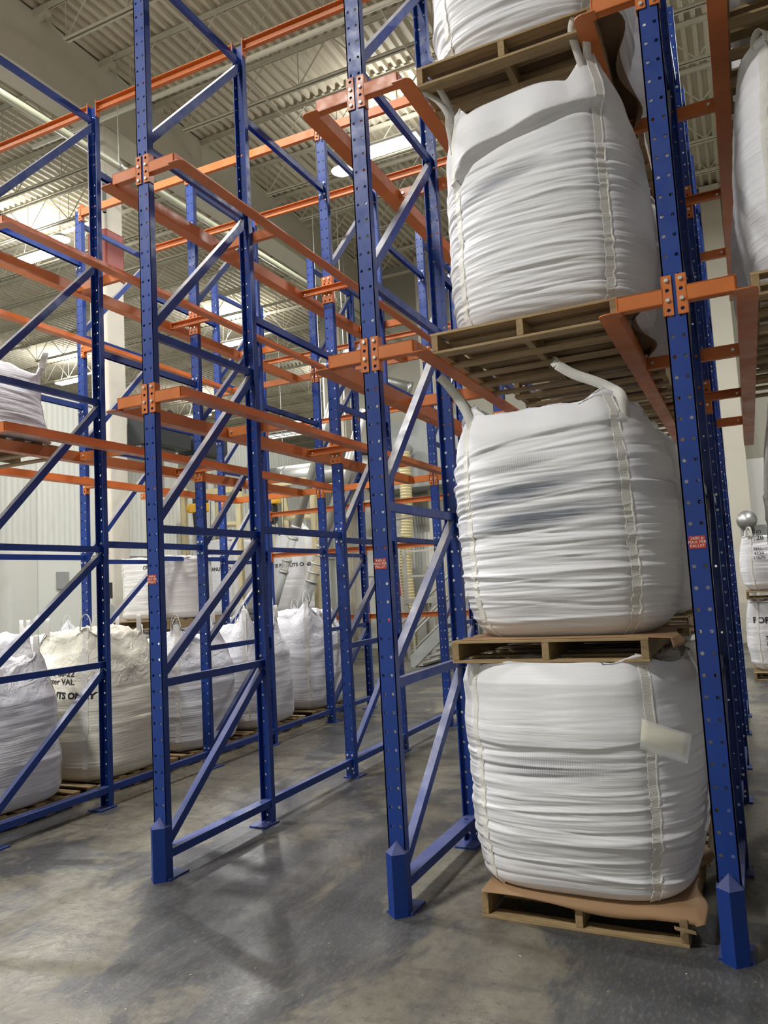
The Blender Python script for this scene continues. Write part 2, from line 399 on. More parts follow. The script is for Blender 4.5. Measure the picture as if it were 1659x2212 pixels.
def place_joist(x0, x1, y, dst, label, group):
    key = (x0, x1)
    if key not in jm: jm[key] = joist(x0, x1, 0)
    o = bpy.data.objects.new('roof_joist', jm[key]); C.objects.link(o); o.location = (0, y, 0)
    tag(o, label, 'roof joist', group)
k = 0; y = -4.02
while y < 15.8:
    place_joist(-5.70, 13.9, y, None, 'beige open-web steel roof joist right of the concrete girder', 'roof joists right of the girder'); y += 1.35
y = -1.32
while y < 15.8:
    place_joist(-19.0, -6.27, y, None, 'beige open-web steel roof joist left of the concrete girder', 'roof joists left of the girder'); y += 1.35
y = 17.0
while y < 35.6:
    place_joist(-31.8, -7.7, y, None, 'beige open-web roof joist in the far hall beyond the white wall', 'roof joists in the far hall'); y += 1.9
# sprinkler main and small pipes
t = thing('sprinkler_main', 'long pale green pipe running into the depth under the roof', 'pipe', (0,0,0))
MB().tube((-4.6, -10, 8.22), (-4.6, 15.9, 8.42), .055, 14).build('main_pipe', PIPE, t, smooth=True)
for yy in (1.2, 4.6, 8.0, 11.4):
    MB().tube((-4.6, yy, 8.36), (-4.6, yy, 10.2), .006, 6).build('hanger_rod', GREYST, t)
    MB().tube((-4.6, yy-.02, 8.23+.0077*(yy+10)), (-4.6, yy+.02, 8.23+.0077*(yy+10)), .072, 14).build('hanger_ring', GREYST, t)
tag(MB().tube((-6.9, 5.0, 9.55), (13, 5.0, 9.55), .04, 10).build('branch_pipe', BEIGE, smooth=True), 'beige overhead pipe crossing above the left rack beside the column', 'pipe')
tag(MB().path([(-5.74, 5.5, 8.8), (-5.55, 5.3, 8.8), (-5.5, 5.2, 8.7), (-5.5, 5.2, 8.1), (-5.5, 5.2, 8.6), (-5.3, 5.3, 8.6)], .03, 8).build('elbow_pipe', GREYPT), 'rusty grey elbow pipe on the column above the red band', 'pipe')
for i, xx in enumerate((-3.2, -.6, 2.6)):
    tag(MB().tube((xx, -3, 10.12), (xx, 15.9, 10.12), .02, 8).build('conduit', BEIGE), ['thin conduit under the joists nearest the girder', 'thin conduit under the joists above the empty lane', 'thin conduit under the joists above the bag stack'][i], 'conduit')
# lamps
def lamp_fixture():
    t = thing('high_bay_lamp', 'x', 'lamp')
    m = MB(); prof = [(-.19,0),(-.21,.04),(-.15,.10),(.15,.10),(.21,.04),(.19,0)]
    m.sweep(prof, (-.63,0,0), (.63,0,0), (0,1,0), (0,0,1)); m.build('housing', WHITE, t, bevel=.008)
    MB().sweep([(-.185,-.006),(-.15,-.03),(.15,-.03),(.185,-.006)], (-.61,0,0), (.61,0,0), (0,1,0), (0,0,1)).build('lens', LENS, t)
    for s in (-.5, .5): MB().tube((s,0,.1), (s*.4,0,1.05), .004, 5).build('hanger_wire', GREYST, t)
    return t
L0 = lamp_fixture()
def small_lamp():
    t = thing('emergency_lamp', 'x', 'lamp')
    MB().tube((0,0,.0), (0,0,.1), .22, 20, .12).build('housing', WHITE, t, smooth=True)
    MB().tube((0,0,-.03), (0,0,.0), .16, 20, .21).build('lens', LENS, t, smooth=True)
    MB().tube((0,0,.1), (0,0,1.055), .006, 5).build('hanger_wire', GREYST, t)
    return t
L1 = small_lamp(); used = [False, False]
names = ['bright lamp left of the tall white bag stack, above the empty lane', 'round lamp beside the bright lamp above the empty lane', 'bright lamp at the left edge above the orange rails',
 'round lamp behind the left blue post, beside the left bright lamp', 'low long lamp above the white wall at the left', 'long lamp in the far hall, behind the middle left rack', 'round lamp left of the long far hall lamp',
 'lowest far lamp, just above the dark machine', 'round lamp left of the lowest far lamp', 'round lamp right of the lowest far lamp']
for i, (x, y, z, kind) in enumerate(LAMPS):
    src = L1 if kind else L0
    lab = names[i] if i < len(names) else 'white high bay lamp under the roof joists outside the view'
    if not used[kind]: o = src; o.location = (x, y, z); o['label'] = lab; used[kind] = True
    else: o = dup(src, (x, y, z), 0, lab)
    o['group'] = 'hall lamps'
    if not kind:
        for pw_, zz, rx in ((LAMP_POWER, -.035, 0), (UP_FILL_POWER, .13, PI)):  # lamp's own downward light, then an added upward fill for the roof deck
            ad = bpy.data.lights.new('lamp_and_fill_light', 'AREA'); ad.shape = 'RECTANGLE'; ad.size = 1.2; ad.size_y = .30
            ad.energy = pw_*LAMP_FACTOR.get(i, 1); ad.color = (1, .995, .985)
            l = bpy.data.objects.new('lamp_and_fill_light', ad); C.objects.link(l); l.location = (0, 0, zz); l.rotation_euler = (rx, 0, 0); l.parent = o

# ------------------------------------------------------------ rack
ROWS = {'J': -4.98, 'K': -3.32, 'L': -1.66, 'A': 0.0, 'B': 1.655, 'C': 3.315, 'E': 4.97}
RD = {'K': 'leftmost row by the white wall', 'L': 'row before the floor bags', 'A': 'row left of the empty lane',
      'B': 'row left of the tall stack', 'C': 'row right of the tall stack', 'E': 'row off the right edge'}
YS = [0, 1.226, 2.571, 3.797, 5.142, 6.368]
D = 1.226; TOP = 6.43; HP = .1016; NROW = int(TOP/HP)
def post_mesh():
    m = MB(); m.holes(-.0508, .0508, 2, 0, HP, NROW, .0095)
    h = NROW*HP
    w_ = bpy.data.meshes.new('post')
    # rear side of the web, so the sheet has thickness
    m.holes(-.0508, .0508, 2, 0, HP, NROW, .0095, y=.005)
    for s in (-1, 1):
        a, b_ = sorted((s*.0508, s*.0438)); m.box(a, b_, 0, .05, 0, h)
    return m.mesh('post', BLUE)
PM = post_mesh()
def bolt(m, x, y, z, d=-1, r=.0115):
    # hex head facing -y (d=-1) or +y
    v = []; 
    for yy, rr in ((y, r), (y+d*.008, r), (y+d*.010, r*.8)):
        v += [(x+rr*math.cos(PI/3*i), yy, z+rr*math.sin(PI/3*i)) for i in range(6)]
    f = [(i, (i+1) % 6, 6+(i+1) % 6, 6+i) for i in range(6)] + [(6+i, 6+(i+1) % 6, 12+(i+1) % 6, 12+i) for i in range(6)] + [tuple(range(12,18))]
    m.add(v, f)
_bm = MB(); bolt(_bm, 0, 0, 0); BOLTM = _bm.mesh('bolt', ZINC)
def bolts(parent, pts, name='bolt', scale=1):
    for p_ in pts:
        o = bpy.data.objects.new(name, BOLTM); C.objects.link(o); o.location = p_; o.parent = parent; o.scale = (scale,)*3
def chan(m, a, b_, w_=.052, dpt=.038, flip=1):
    # channel lying in a yz plane: web on +x, flanges towards -x
    a = Vector(a); b_ = Vector(b_); d = (b_-a).normalized(); up = Vector((1,0,0)).cross(d)*-1
    if up.z < 0: up = -up
    t = .005; h = w_/2; x1 = dpt/2; x0 = -dpt/2
    prof = [(x1,-h),(x1,h),(x0,h),(x0,h-t),(x1-t,h-t),(x1-t,-h+t),(x0,-h+t),(x0,-h)]
    m.sweep(prof, a, b_, (1,0,0), up)
BZ = [1.215, 2.225, 3.55, 4.875, 6.24]
def make_frame():
    t = thing('upright_frame', 'x', 'rack frame')
    o = bpy.data.objects.new('post', PM); C.objects.link(o); o.parent = t
    o2 = bpy.data.objects.new('post', PM); C.objects.link(o2); o2.parent = t; o2.location = (0, D, 0); o2.rotation_euler = (0,0,PI)
    # bottom strut, wide and flat, with a slot at each end
    m = MB(); m.sweep([(-.044,-.026),(-.044,.026),(.044,.026),(.044,-.026),(.038,-.026),(.038,.02),(-.038,.02),(-.038,-.026)], (0,.012,.15), (0,D-.012,.15), (1,0,0), (0,0,1))
    m.build('bottom_strut', BLUE, t)
    sl = MB()
    for yy in (.12, D-.12): sl.tube((0,yy,.1762), (0,yy,.177), .014, 12)
    sl.build('strut_slot', INK, t)
    for z in BZ:
        m = MB(); chan(m, (0,.008,z), (0,D-.008,z)); m.build('horizontal_brace', BLUE, t)
    zz = [.15]+BZ
    for i in range(5):
        m = MB(); chan(m, (.0,.035,zz[i]+.05), (.0,D-.04,zz[i+1]-.05), .057, .048); m.build('diagonal_brace', BLUE, t)
    for yy in (0, D):
        s = 1 if yy == 0 else -1
        a, b_ = sorted((yy-s*.012, yy+s*.175))
        MB().box(-.075, .075, a, b_, 0, .012).build('base_plate', BLUE, t)
    bolts(t, [(xx, D-.006, z+(.055 if xx else -.055)) for z in BZ for xx in (-.025, .0)], 'brace_bolt')
    return t
def guard():
    # V-nosed post protector with a pyramid cap
    m = MB(); z1 = .325; z2 = .385
    pr = [(-.058,.03),(-.058,-.025),(0,-.075),(.058,-.025),(.058,.03)]
    v = [(x,y,0) for x,y in pr]+[(x,y,z1) for x,y in pr]+[(0,.0,z2)]
    f = [(i,(i+1)%5,5+(i+1)%5,5+i) for i in range(5)] + [(5+i,5+(i+1)%5,10) for i in range(5)]
    m.add(v, f); return m
FR0 = make_frame()
FRAMES = [(r, i) for r in ('K','L','A','B','C') for i in (0,2,4)] + [('E',0)]
depth_word = {0: 'front', 2: 'middle', 4: 'rear'}
frames = {}
for n, (r, i) in enumerate(FRAMES):
    lab = '%s blue upright frame with diagonal braces, %s' % (depth_word[i], RD[r])
    if n == 0: o = FR0; o.location = (ROWS[r], YS[i], 0); o['label'] = lab
    else: o = dup(FR0, (ROWS[r], YS[i], 0), 0, lab)
    o['group'] = 'upright frames of the drive-in rack'; frames[(r, i)] = o
GM = guard().mesh('post_guard', BLUE)
for r in ('L','A','B','C','E'):
    g = bpy.data.objects.new('post_guard', GM); C.objects.link(g); g.parent = frames[(r,0)]
# weight placards
def placard(x, z):
    o = MB().box(x-.037, x+.037, -.0025, -.0005, z-.03, z+.03).build('weight_placard', SIGNRED)
    me = text_mesh('2400 #\nMAX PER\nPALLET', .0195, LETTER, line=.92, spacing=1.05)
    l = bpy.data.objects.new('lettering', me); C.objects.link(l); l.parent = o; l.location = (x, -.003, z); l.rotation_euler = (PI/2, 0, 0)
    return o
for r, dx in (('A',-.012), ('B',-.006), ('C',-.002)):
    o = placard(ROWS[r]+dx, 1.892)
    tag(o, 'small red weight limit sign on the blue post, %s' % RD[r], 'sign', 'weight limit signs')
# spacers between frames
def spacer():
    t = thing('frame_spacer', 'x', 'rack spacer')
    Ls = YS[2]-YS[1]
    MB().sweep([(-.02,-.028),(-.02,.028),(.024,.028),(.024,-.028),(.018,-.028),(.018,.022),(-.02,.022)], (0,.0,0), (0,Ls,0), (1,0,0), (0,0,1)).build('bar', BLUE, t)
    for a_ in (0.0, Ls-.006): MB().box(-.048,.048,a_,a_+.006,-.09,.09).build('end_plate', BLUE, t)
    bolts(t, [(s*.025, Ls-.006, z) for s in (-1, 1) for z in (.06, -.06)])
    return t
SP0 = spacer(); first = True
zw = {.15: 'floor level', 2.27: 'lower', 4.02: 'upper', 5.75: 'topmost'}
for r in ('K','L','A','B','C'):
    for i in (1, 3):
        for z in (.15, 2.27, 4.02, 5.75):
            lab = '%s %s blue spacer bar, %s' % ('front' if i == 1 else 'rear', zw[z], RD[r])
            if first: o = SP0; o.location = (ROWS[r], YS[i], z); o['label'] = lab; first = False
            else: o = dup(SP0, (ROWS[r], YS[i], z), 0, lab)
            o['group'] = 'spacer bars between frames'
# arms
RX = .272     # rail's upright leg, from the row axis
def arm_one(boltrows):
    # arm reaching to +x, bolted to the front of a post, plate on the web
    t = thing('support_arm', 'x', 'rack arm')
    m = MB(); m.box(.053, RX, -.008, .040, .034, .040); m.box(.053, RX, -.008, -.002, -.040, .040); m.box(.053, RX, -.008, .040, -.040, -.034); m.box(RX-.006, RX, -.008, .040, -.040, .040)
    m.build('arm_bar', ORANGE, t)
    p_ = MB(); p_.holes(.010, .044, 1, -.10, .05, 4, .010, y=-.008); p_.holes(.010, .044, 1, -.10, .05, 4, .010, y=-.001)
    for a in ((.010,.054,-.008,-.001,-.1003,-.1), (.010,.054,-.008,-.001,.1,.1003), (.0095,.010,-.008,-.001,-.1,.1)): p_.box(*a)
    p_.box(.052, .058, -.008, .045, -.1, .1)
    p_.build('bolt_plate', ORANGE, t)
    for k in boltrows:
        m = MB(); bolt(m, .032, -.008, -.075+.05*k); m.build('bolt', ZINC, t)
    return t
def arm_through():
    t = thing('cross_arm', 'x', 'rack arm')
    m = MB(); m.box(-RX, RX, -.05, -.010, .024, .030); m.box(-RX, RX, -.016, -.010, -.036, .030); m.box(-RX, RX, -.05, -.010, -.036, -.030)
    for s in (-1, 1): m.box(min(s*RX, s*(RX-.006)), max(s*RX, s*(RX-.006)), -.05, -.01, -.036, .03)
    m.build('arm_bar', ORANGE, t)
    p_ = MB()
    for z0 in (.035, -.135):
        p_.holes(-.05, .05, 2, z0, .05, 2, .009, y=-.009); p_.holes(-.05, .05, 2, z0, .05, 2, .009, y=-.001)
    p_.box(-.05, .05, -.009, -.001, -.035, .035)
    for s in (-1, 1): p_.box(min(s*.05, s*.056), max(s*.05, s*.056), -.009, .045, -.135, .135)
    p_.build('bolt_plate', ORANGE, t)
    bolts(t, [(s*.025, -.009, z) for s in (-1, 1) for z in (.11, -.06)])
    bolts(t, [(s*(RX-.03), -.016, -.005) for s in (-1, 1)], 'rail_bolt')
    return t
def arm_rear():
    # plain arm across the outer face of a rear post, seen behind it
    t = thing('cross_arm', 'x', 'rack arm')
    m = MB(); m.box(-RX, RX, .001, .007, -.040, .036); m.box(-RX, RX, .007, .045, .030, .036); m.box(-RX, RX, .007, .045, -.040, -.034)
    m.build('arm_bar', ORANGE, t)
    bolts(t, [(s*(RX-.035), .001, -.002) for s in (-1, 1)], 'rail_bolt')
    return t
LV = {1: 3.101, 2: 4.707}
lvw = {1: 'lower', 2: 'upper'}
side_w = {1: 'right', -1: 'left'}
A1 = arm_one((3, 1)); A2 = arm_one((2, 0))
A1m = copy_tree(A1); A2m = copy_tree(A2)
for q in (A1m, A2m):      # mirrored version reaching to the left
    for ch in q.children: ch.scale = (-1, 1, 1)
AT = arm_through(); AR = arm_rear()
pool = {id(x_): x_ for x_ in (A1, A2, A1m, A2m, AT, AR)}
def put(src, loc, label, group):
    if id(src) in pool: del pool[id(src)]; o = src; o.location = loc; o['label'] = label
    else: o = dup(src, loc, 0, label)
    o['group'] = group; return o
pw = ['front', 'second', 'third', 'fourth', 'fifth']
for r in ('K','L','A','B','C','E'):
    for lv in (1, 2):
        for i in range(5):
            if r == 'E' and i > 1: continue
            loc = (ROWS[r], YS[i], LV[lv])
            if i in (0, 4):
                for s in (1, -1):
                    if i == 4: continue
                    src = {(1,1): A1, (1,-1): A1m, (2,1): A2, (2,-1): A2m}[(lv, s)]
                    put(src, loc, '%s orange arm pointing %s, front post, %s' % (lvw[lv], side_w[s], RD[r]), 'orange arms carrying the pallet rails')
            elif r == 'K' and i == 2:
                put(A1 if lv == 1 else A2, loc, '%s orange arm on the third post, %s' % (lvw[lv], RD[r]), 'orange arms carrying the pallet rails')
            elif i == 2:
                put(AT, loc, '%s orange cross arm on the %s post, %s' % (lvw[lv], pw[i], RD[r]), 'orange cross arms')
            else:
                put(AR, loc, '%s orange cross arm on the %s post, %s' % (lvw[lv], pw[i], RD[r]), 'orange cross arms')
# rails: angle with rounded front corner on the shelf
def rail(s, y1):
    t = thing('pallet_rail', 'x', 'pallet rail')
    m = MB(); x0 = s*RX; x1 = s*(RX+.006); a, b_ = sorted((x0, x1)); m.box(a, b_, .0, y1, -.044, .042)
    m.build('upright_leg', ORANGE, t)
    xe = s*(RX+.095); n = 6; out = [(s*(RX-.02), -.045)]
    for k in range(n+1):
        an = PI/2*k/n; out.append((xe-s*.045*(1-math.sin(an)), -.045+.05*(1-math.cos(an))))
    out += [(xe, .3), (xe, y1), (s*(RX-.02), y1)] if False else [(xe, y1), (s*(RX), y1), (s*(RX), .03), (s*(RX-.02), .03)]
    v = [(x, y, -.044) for x, y in out]+[(x, y, -.050) for x, y in out]; k = len(out)
    f = [tuple(range(k)), tuple(range(k, 2*k))[::-1]] + [(i, (i+1) % k, k+(i+1) % k, k+i) for i in range(k)]
    MB().add(v, f).build('shelf_leg', ORANGE, t)
    # dropped lip under the heel, as the rolled section has
    return t
RL = {(s, L_): rail(s, L_) for s, L_ in ((1, 5.17), (-1, 5.17), (-1, 1.3))}
uses = set()
lanes = {('J',1):'', ('K',1): 'in the lane of the floor bags', ('L',-1): 'in the lane of the floor bags', ('L',1): 'in the left empty lane', ('A',-1): 'in the left empty lane', ('A',1): 'in the wide empty lane before the tall stack',
         ('B',-1): 'in the wide empty lane before the tall stack', ('B',1): 'under the tall bag stack', ('C',-1): 'under the tall bag stack', ('C',1): 'in the lane at the right edge', ('E',-1): 'in the lane at the right edge',
         ('K',-1): 'in the lane along the white wall', ('E',1): 'beyond the right edge'}
for r in ('K','L','A','B','C','E'):
    for s in (1, -1):
        if (r, s) in (('E', 1), ('K', -1)): continue
        for lv in (1, 2):
            src = RL[(s, 1.3 if r == 'E' else 5.17)]
            lab = '%s orange pallet rail %s, %s side' % (lvw[lv], lanes[(r, s)], 'left' if s == 1 else 'right')
            if src.name not in uses: uses.add(src.name); o = src; o.location = (ROWS[r], 0, LV[lv]); o['label'] = lab
            else: o = dup(src, (ROWS[r], 0, LV[lv]), 0, lab)
            o['group'] = 'orange pallet rails'
# tie beams across the rows
def tie(x0, x1, y, z, h, kind, label):
    t = thing('tie_beam', label, 'rack beam', (x0, y, z), 0, 'orange tie beams across the rack')
    Lx = x1-x0; g = .052
    if kind == 'chan':     # channel open to the front, on a post that opens to the front
        m = MB(); m.sweep([(0,-h),(0,h),(-.038,h),(-.038,h-.006),(-.006,h-.006),(-.006,-h+.006),(-.038,-h+.006),(-.038,-h)], (g,-.004,0), (Lx-g,-.004,0), (0,1,0), (0,0,1))
    else:
        m = MB(); m.sweep([(-.008,-h),(-.008,h),(.035,h),(.035,h-.006),(-.002,h-.006),(-.002,-h+.006),(.035,-h+.006),(.035,-h)], (g,0,0), (Lx-g,0,0), (0,1,0), (0,0,1))
    m.build('beam', ORANGE, t)
    if kind == 'chan':
        for xx in (g, Lx-g-.005): MB().box(xx, xx+.005, -.05, .0, -.10, .06).build('end_plate', ORANGE, t)
    else:
        for xx, xb in ((.008, g-.002), (Lx-.052, Lx-g-.004)):
            p_ = MB(); p_.holes(xx, .044, 1, -.10, .05, 4, .010, y=-.008); p_.holes(xx, .044, 1, -.10, .05, 4, .010, y=-.001)
            p_.box(xb, xb+.006, -.008, .04, -.1, .1); p_.build('end_plate', ORANGE, t)
        bolts(t, [(xx, -.008, z) for xx in (.03, Lx-.03) for z in (.075, -.025)])
rows_o = ['K','L','A','B','C','E']
lanew = {'J': 'over the lane by the white wall', 'K': 'over the lane of floor bags', 'L': 'over the left empty lane', 'A': 'over the wide empty lane', 'B': 'over the tall stack lane', 'C': 'over the right edge lane'}
for a, b_ in zip(rows_o[:-1], rows_o[1:]):
    for i, kind, pn in ((1,'chan','second'), (2,'flat','third'), (3,'chan','fourth')):
        if b_ == 'E': continue
        tie(ROWS[a], ROWS[b_], YS[i], TOP-.055, .042, kind, 'topmost orange beam at the %s posts, %s' % (pn, lanew[a]))
    if b_ in ('K','E') : continue
    for z, nm in ((LV[1], 'lower rail level'), (LV[2], 'upper rail level')):
        tie(ROWS[a], ROWS[b_], YS[4], z, .040, 'flat', 'rear orange beam at the %s, %s' % (nm, lanew[a]))
    for z, nm in ((1.325, 'knee high'), (2.33, 'head high'), (2.98, 'lower'), (4.35, 'middle'), (5.45, 'upper')):
        tie(ROWS[a], ROWS[b_], YS[5], z, .036, 'chan', '%s orange beam on the rearmost posts, %s' % (nm, lanew[a]))

# ------------------------------------------------------------ pallets
def make_pallet(wx=1.03, dy=1.2, parts=True):
    t = thing('wooden_pallet', 'x', 'pallet')
    z0 = .015; z1 = .105; zt = .120
    for xx in (-wx/2+.02, 0, wx/2-.02):
        MB().box(xx-.019, xx+.019, 0, dy, z0, z1).build('stringer', WOODY, t, bevel=.003)
    for k in range(7):
        yy = k*(dy-.09)/6
        MB().box(-wx/2, wx/2, yy, yy+.09, z1, zt).build('top_board', WOODX, t, bevel=.002)
    for yy in (0.0, .28, .56, .84, dy-.09):
        MB().box(-wx/2, wx/2, yy, yy+.09, 0, z0).build('bottom_board', WOODX, t, bevel=.002)
    return t
P0 = make_pallet(); pfirst = [True]
def pallet(x, y, z, rz, label, group=None):
    if pfirst[0]: pfirst[0] = False; o = P0; o.location = (x,y,z); o.rotation_euler = (0,0,rz); o['label'] = label
    else: o = dup(P0, (x,y,z), rz, label)
    if group: o['group'] = group
    return o
# ------------------------------------------------------------ bulk bags
CORN = [-PI/2-.74, -PI/2+.68, PI/4, 3*PI/4]
def bag_surface(w_, d_, h, seed, nth, nz, ears, collar, prof, sag, folds, lean=(0,0), flare=0, flap=None, calm=None, crumple=0):
    """rings of a filled woven bag; returns P(nring, nth, 3) and the side-ring count"""
    rs = np.random.RandomState(seed)
    th = np.linspace(0, 2*PI, nth, endpoint=False)
    c, s = np.cos(th), np.sin(th)
    def ring(n):
        rr = (np.abs(c)**n+np.abs(s)**n)**(-1/n); return rr*c, rr*s
    corners = CORN           # front-left, front-right, back-right, back-left
    def ad(a, b_): return (a-b_+PI) % (2*PI)-PI
    P = []
    t = np.linspace(0, 1, nz)
    pk, pv = zip(*prof)
    # bottom
    for q in (0.02, .35, .7, .9):
        X, Y = ring(4.5); k = q*np.interp(0, pk, pv)*.96
        P.append(np.stack([X*k*w_/2, Y*k*d_/2, np.full(nth, .0)], 1))
    for tt in t:
        n = np.interp(tt, [0,.15,.5,.85,1], [3.8,2.9,2.5,2.7,3.4]); X, Y = ring(n)
        k = np.interp(tt, pk, pv)
        # soft rounding at the base and shoulder
        k *= 1-.07*max(0, (.05-tt)/.05)**2
        P.append(np.stack([X*k*w_/2, Y*k*d_/2, np.full(nth, tt*h)], 1))
    nside = len(P)
    kt = np.interp(1, pk, pv)
    tops = np.linspace(0, 1, 16)[1:]
    for q in tops:
        X, Y = ring(4.2-1.8*q); k = kt*(1-q)**.75 if q < 1 else .002
        k = kt*math.cos(q*PI/2)**.8 if q < .999 else .004
        P.append(np.stack([X*k*w_/2, Y*k*d_/2, np.full(nth, h+sag*math.sin(q*PI/2)**.7)], 1))
    P = np.array(P)
    # raised corners / collar near the shoulder
    nr = len(P)
    for i in range(nr):
        if i < nside:
            tt = (i-4)/(nz-1); g = max(0, (tt-.80)/.20)**1.6
        else:
            q = tops[i-nside]; g = max(0, 1-q*3.2)**1.5
        if g <= 0: continue
        dz = np.zeros(nth)
        for e, a in zip(ears, corners):
            dz = np.maximum(dz, e*np.exp(-(np.abs(ad(th, a))/.26)**1.5))
        for (a, wd, hh) in collar:
            dz = np.maximum(dz, hh*np.exp(-(np.abs(ad(th, a))/wd)**4))
        P[i, :, 2] += g*dz
        rad = np.hypot(P[i,:,0], P[i,:,1])+1e-6
        pull = g*dz*flare
        P[i, :, 0] *= (1-pull/rad); P[i, :, 1] *= (1-pull/rad)
    # folds on the sides
    Z = P[4:nside, :, 2]; disp = np.zeros_like(Z)
    for _ in range(folds):
        cc = corners[rs.randint(4)]+rs.choice([-1, 1])*rs.uniform(.0, .75)
        z0 = rs.uniform(.05, .93)*h; L = rs.uniform(.18, .75); wd = rs.uniform(.0045, .014)*(1 if nz > 100 else 2.0)
        A = rs.uniform(.003, .009)*rs.choice([1, -1], p=[.45, .55]); sl = rs.uniform(-.03, .05)+ (z0/h-.4)*.07; cur = rs.uniform(-.02, .02)
        dth = ad(th, cc)[None, :]
        zc_ = z0 + sl*dth*(1 if cc < 0 else -1) + cur*dth**2
        if calm and z0 > calm*h: A *= .2
        disp += A*np.exp(-((Z-zc_)/wd)**2)*np.exp(-(dth/L)**2)
    # big soft dents
    for _ in range(10):
        cc = rs.uniform(-PI, PI); z0 = rs.uniform(.1, .95)*h
        disp += rs.uniform(-.014, .012)*np.exp(-((Z-z0)/.12)**2)*np.exp(-(ad(th, cc)[None,:]/.35)**2)
    if flap:
        xs, zs, amt = flap; Xf = P[4:nside,:,0]
        zc_ = np.interp(Xf, xs, zs); fr = np.clip((.82-np.abs(ad(th, -PI/2)))/.12, 0, 1)[None,:]
        u_ = np.clip((Z-zc_)/.012, 0, 1); disp += amt*u_*u_*(3-2*u_)*fr*(1+.3*np.sin(Xf*17))*np.clip(1-(Z-zc_)/.5, .2, 1)
        disp -= amt*.35*np.exp(-((Z-zc_+.02)/.02)**2)*fr
    # seams draw the cloth in at each corner
    for a in corners:
        disp -= .012*np.exp(-(ad(th, a)[None,:]/.055)**2)
    rad = np.hypot(P[4:nside,:,0], P[4:nside,:,1])
    fade = np.clip((np.arange(nz)/(nz-1))/.05, 0, 1)[:, None]*np.ones_like(disp)
    P[4:nside,:,0] *= 1+disp*fade/rad; P[4:nside,:,1] *= 1+disp*fade/rad
    if crumple:
        for i in range(4, nr-1):
            z_ = P[i,:,2]
            k_ = np.clip((z_-.70*h)/(.25*h), 0, 1)*crumple
            if k_.max() <= 0: continue
            for j in range(nth):
                q_ = Vector(P[i,j])*3.2+Vector((seed*3.1, 0, 0))
                n_ = mnoise.noise_vector(q_)*.6+mnoise.noise_vector(q_*2.3)*.35
                P[i,j,0] += n_.x*k_[j]; P[i,j,1] += n_.y*k_[j]; P[i,j,2] += n_.z*k_[j]*.8
    # loose cloth on top
    for i in range(nside-2, nr-1):
        for k in range(6):
            ph = rs.uniform(0, 6.28); 
            P[i,:,2] += .006*np.sin(th*(3+2*k)+ph+i*.5)*min(1, (i-nside+3)/4)
    if lean != (0,0):
        zz = np.clip(P[:,:,2]/h, 0, 2); P[:,:,0] += lean[0]*zz**1.3; P[:,:,1] += lean[1]*zz**1.3
    return P, nside
def loft(m, P):
    nr, nth, _ = P.shape; base = len(m.v)
    m.v += [tuple(p_) for p_ in P.reshape(-1, 3)]
    for i in range(nr-1):
        for j in range(nth):
            a = base+i*nth+j; b_ = base+i*nth+(j+1) % nth; m.f.append((a, b_, b_+nth, a+nth))
    m.f.append(tuple(base+j for j in range(nth))[::-1]); m.f.append(tuple(base+(nr-1)*nth+j for j in range(nth)))
def ribbon(m, pts, wdir, w_, t=.003, ndir=None):
    pts = [Vector(p_) for p_ in pts]; n = len(pts); v = []
    for i, p_ in enumerate(pts):
        d = (pts[min(i+1, n-1)]-pts[max(i-1, 0)]).normalized(); wv = Vector(wdir[i] if isinstance(wdir, list) else wdir)
        wv = (wv-d*wv.dot(d)).normalized(); nn = d.cross(wv).normalized()
        v += [p_-wv*w_/2-nn*t/2, p_+wv*w_/2-nn*t/2, p_+wv*w_/2+nn*t/2, p_-wv*w_/2+nn*t/2]
    f = []
    for i in range(n-1):
        for k in range(4): f.append((4*i+k, 4*i+(k+1) % 4, 4*i+4+(k+1) % 4, 4*i+4+k))
    f += [(3,2,1,0), (4*n-4, 4*n-3, 4*n-2, 4*n-1)]
    m.add(v, f)
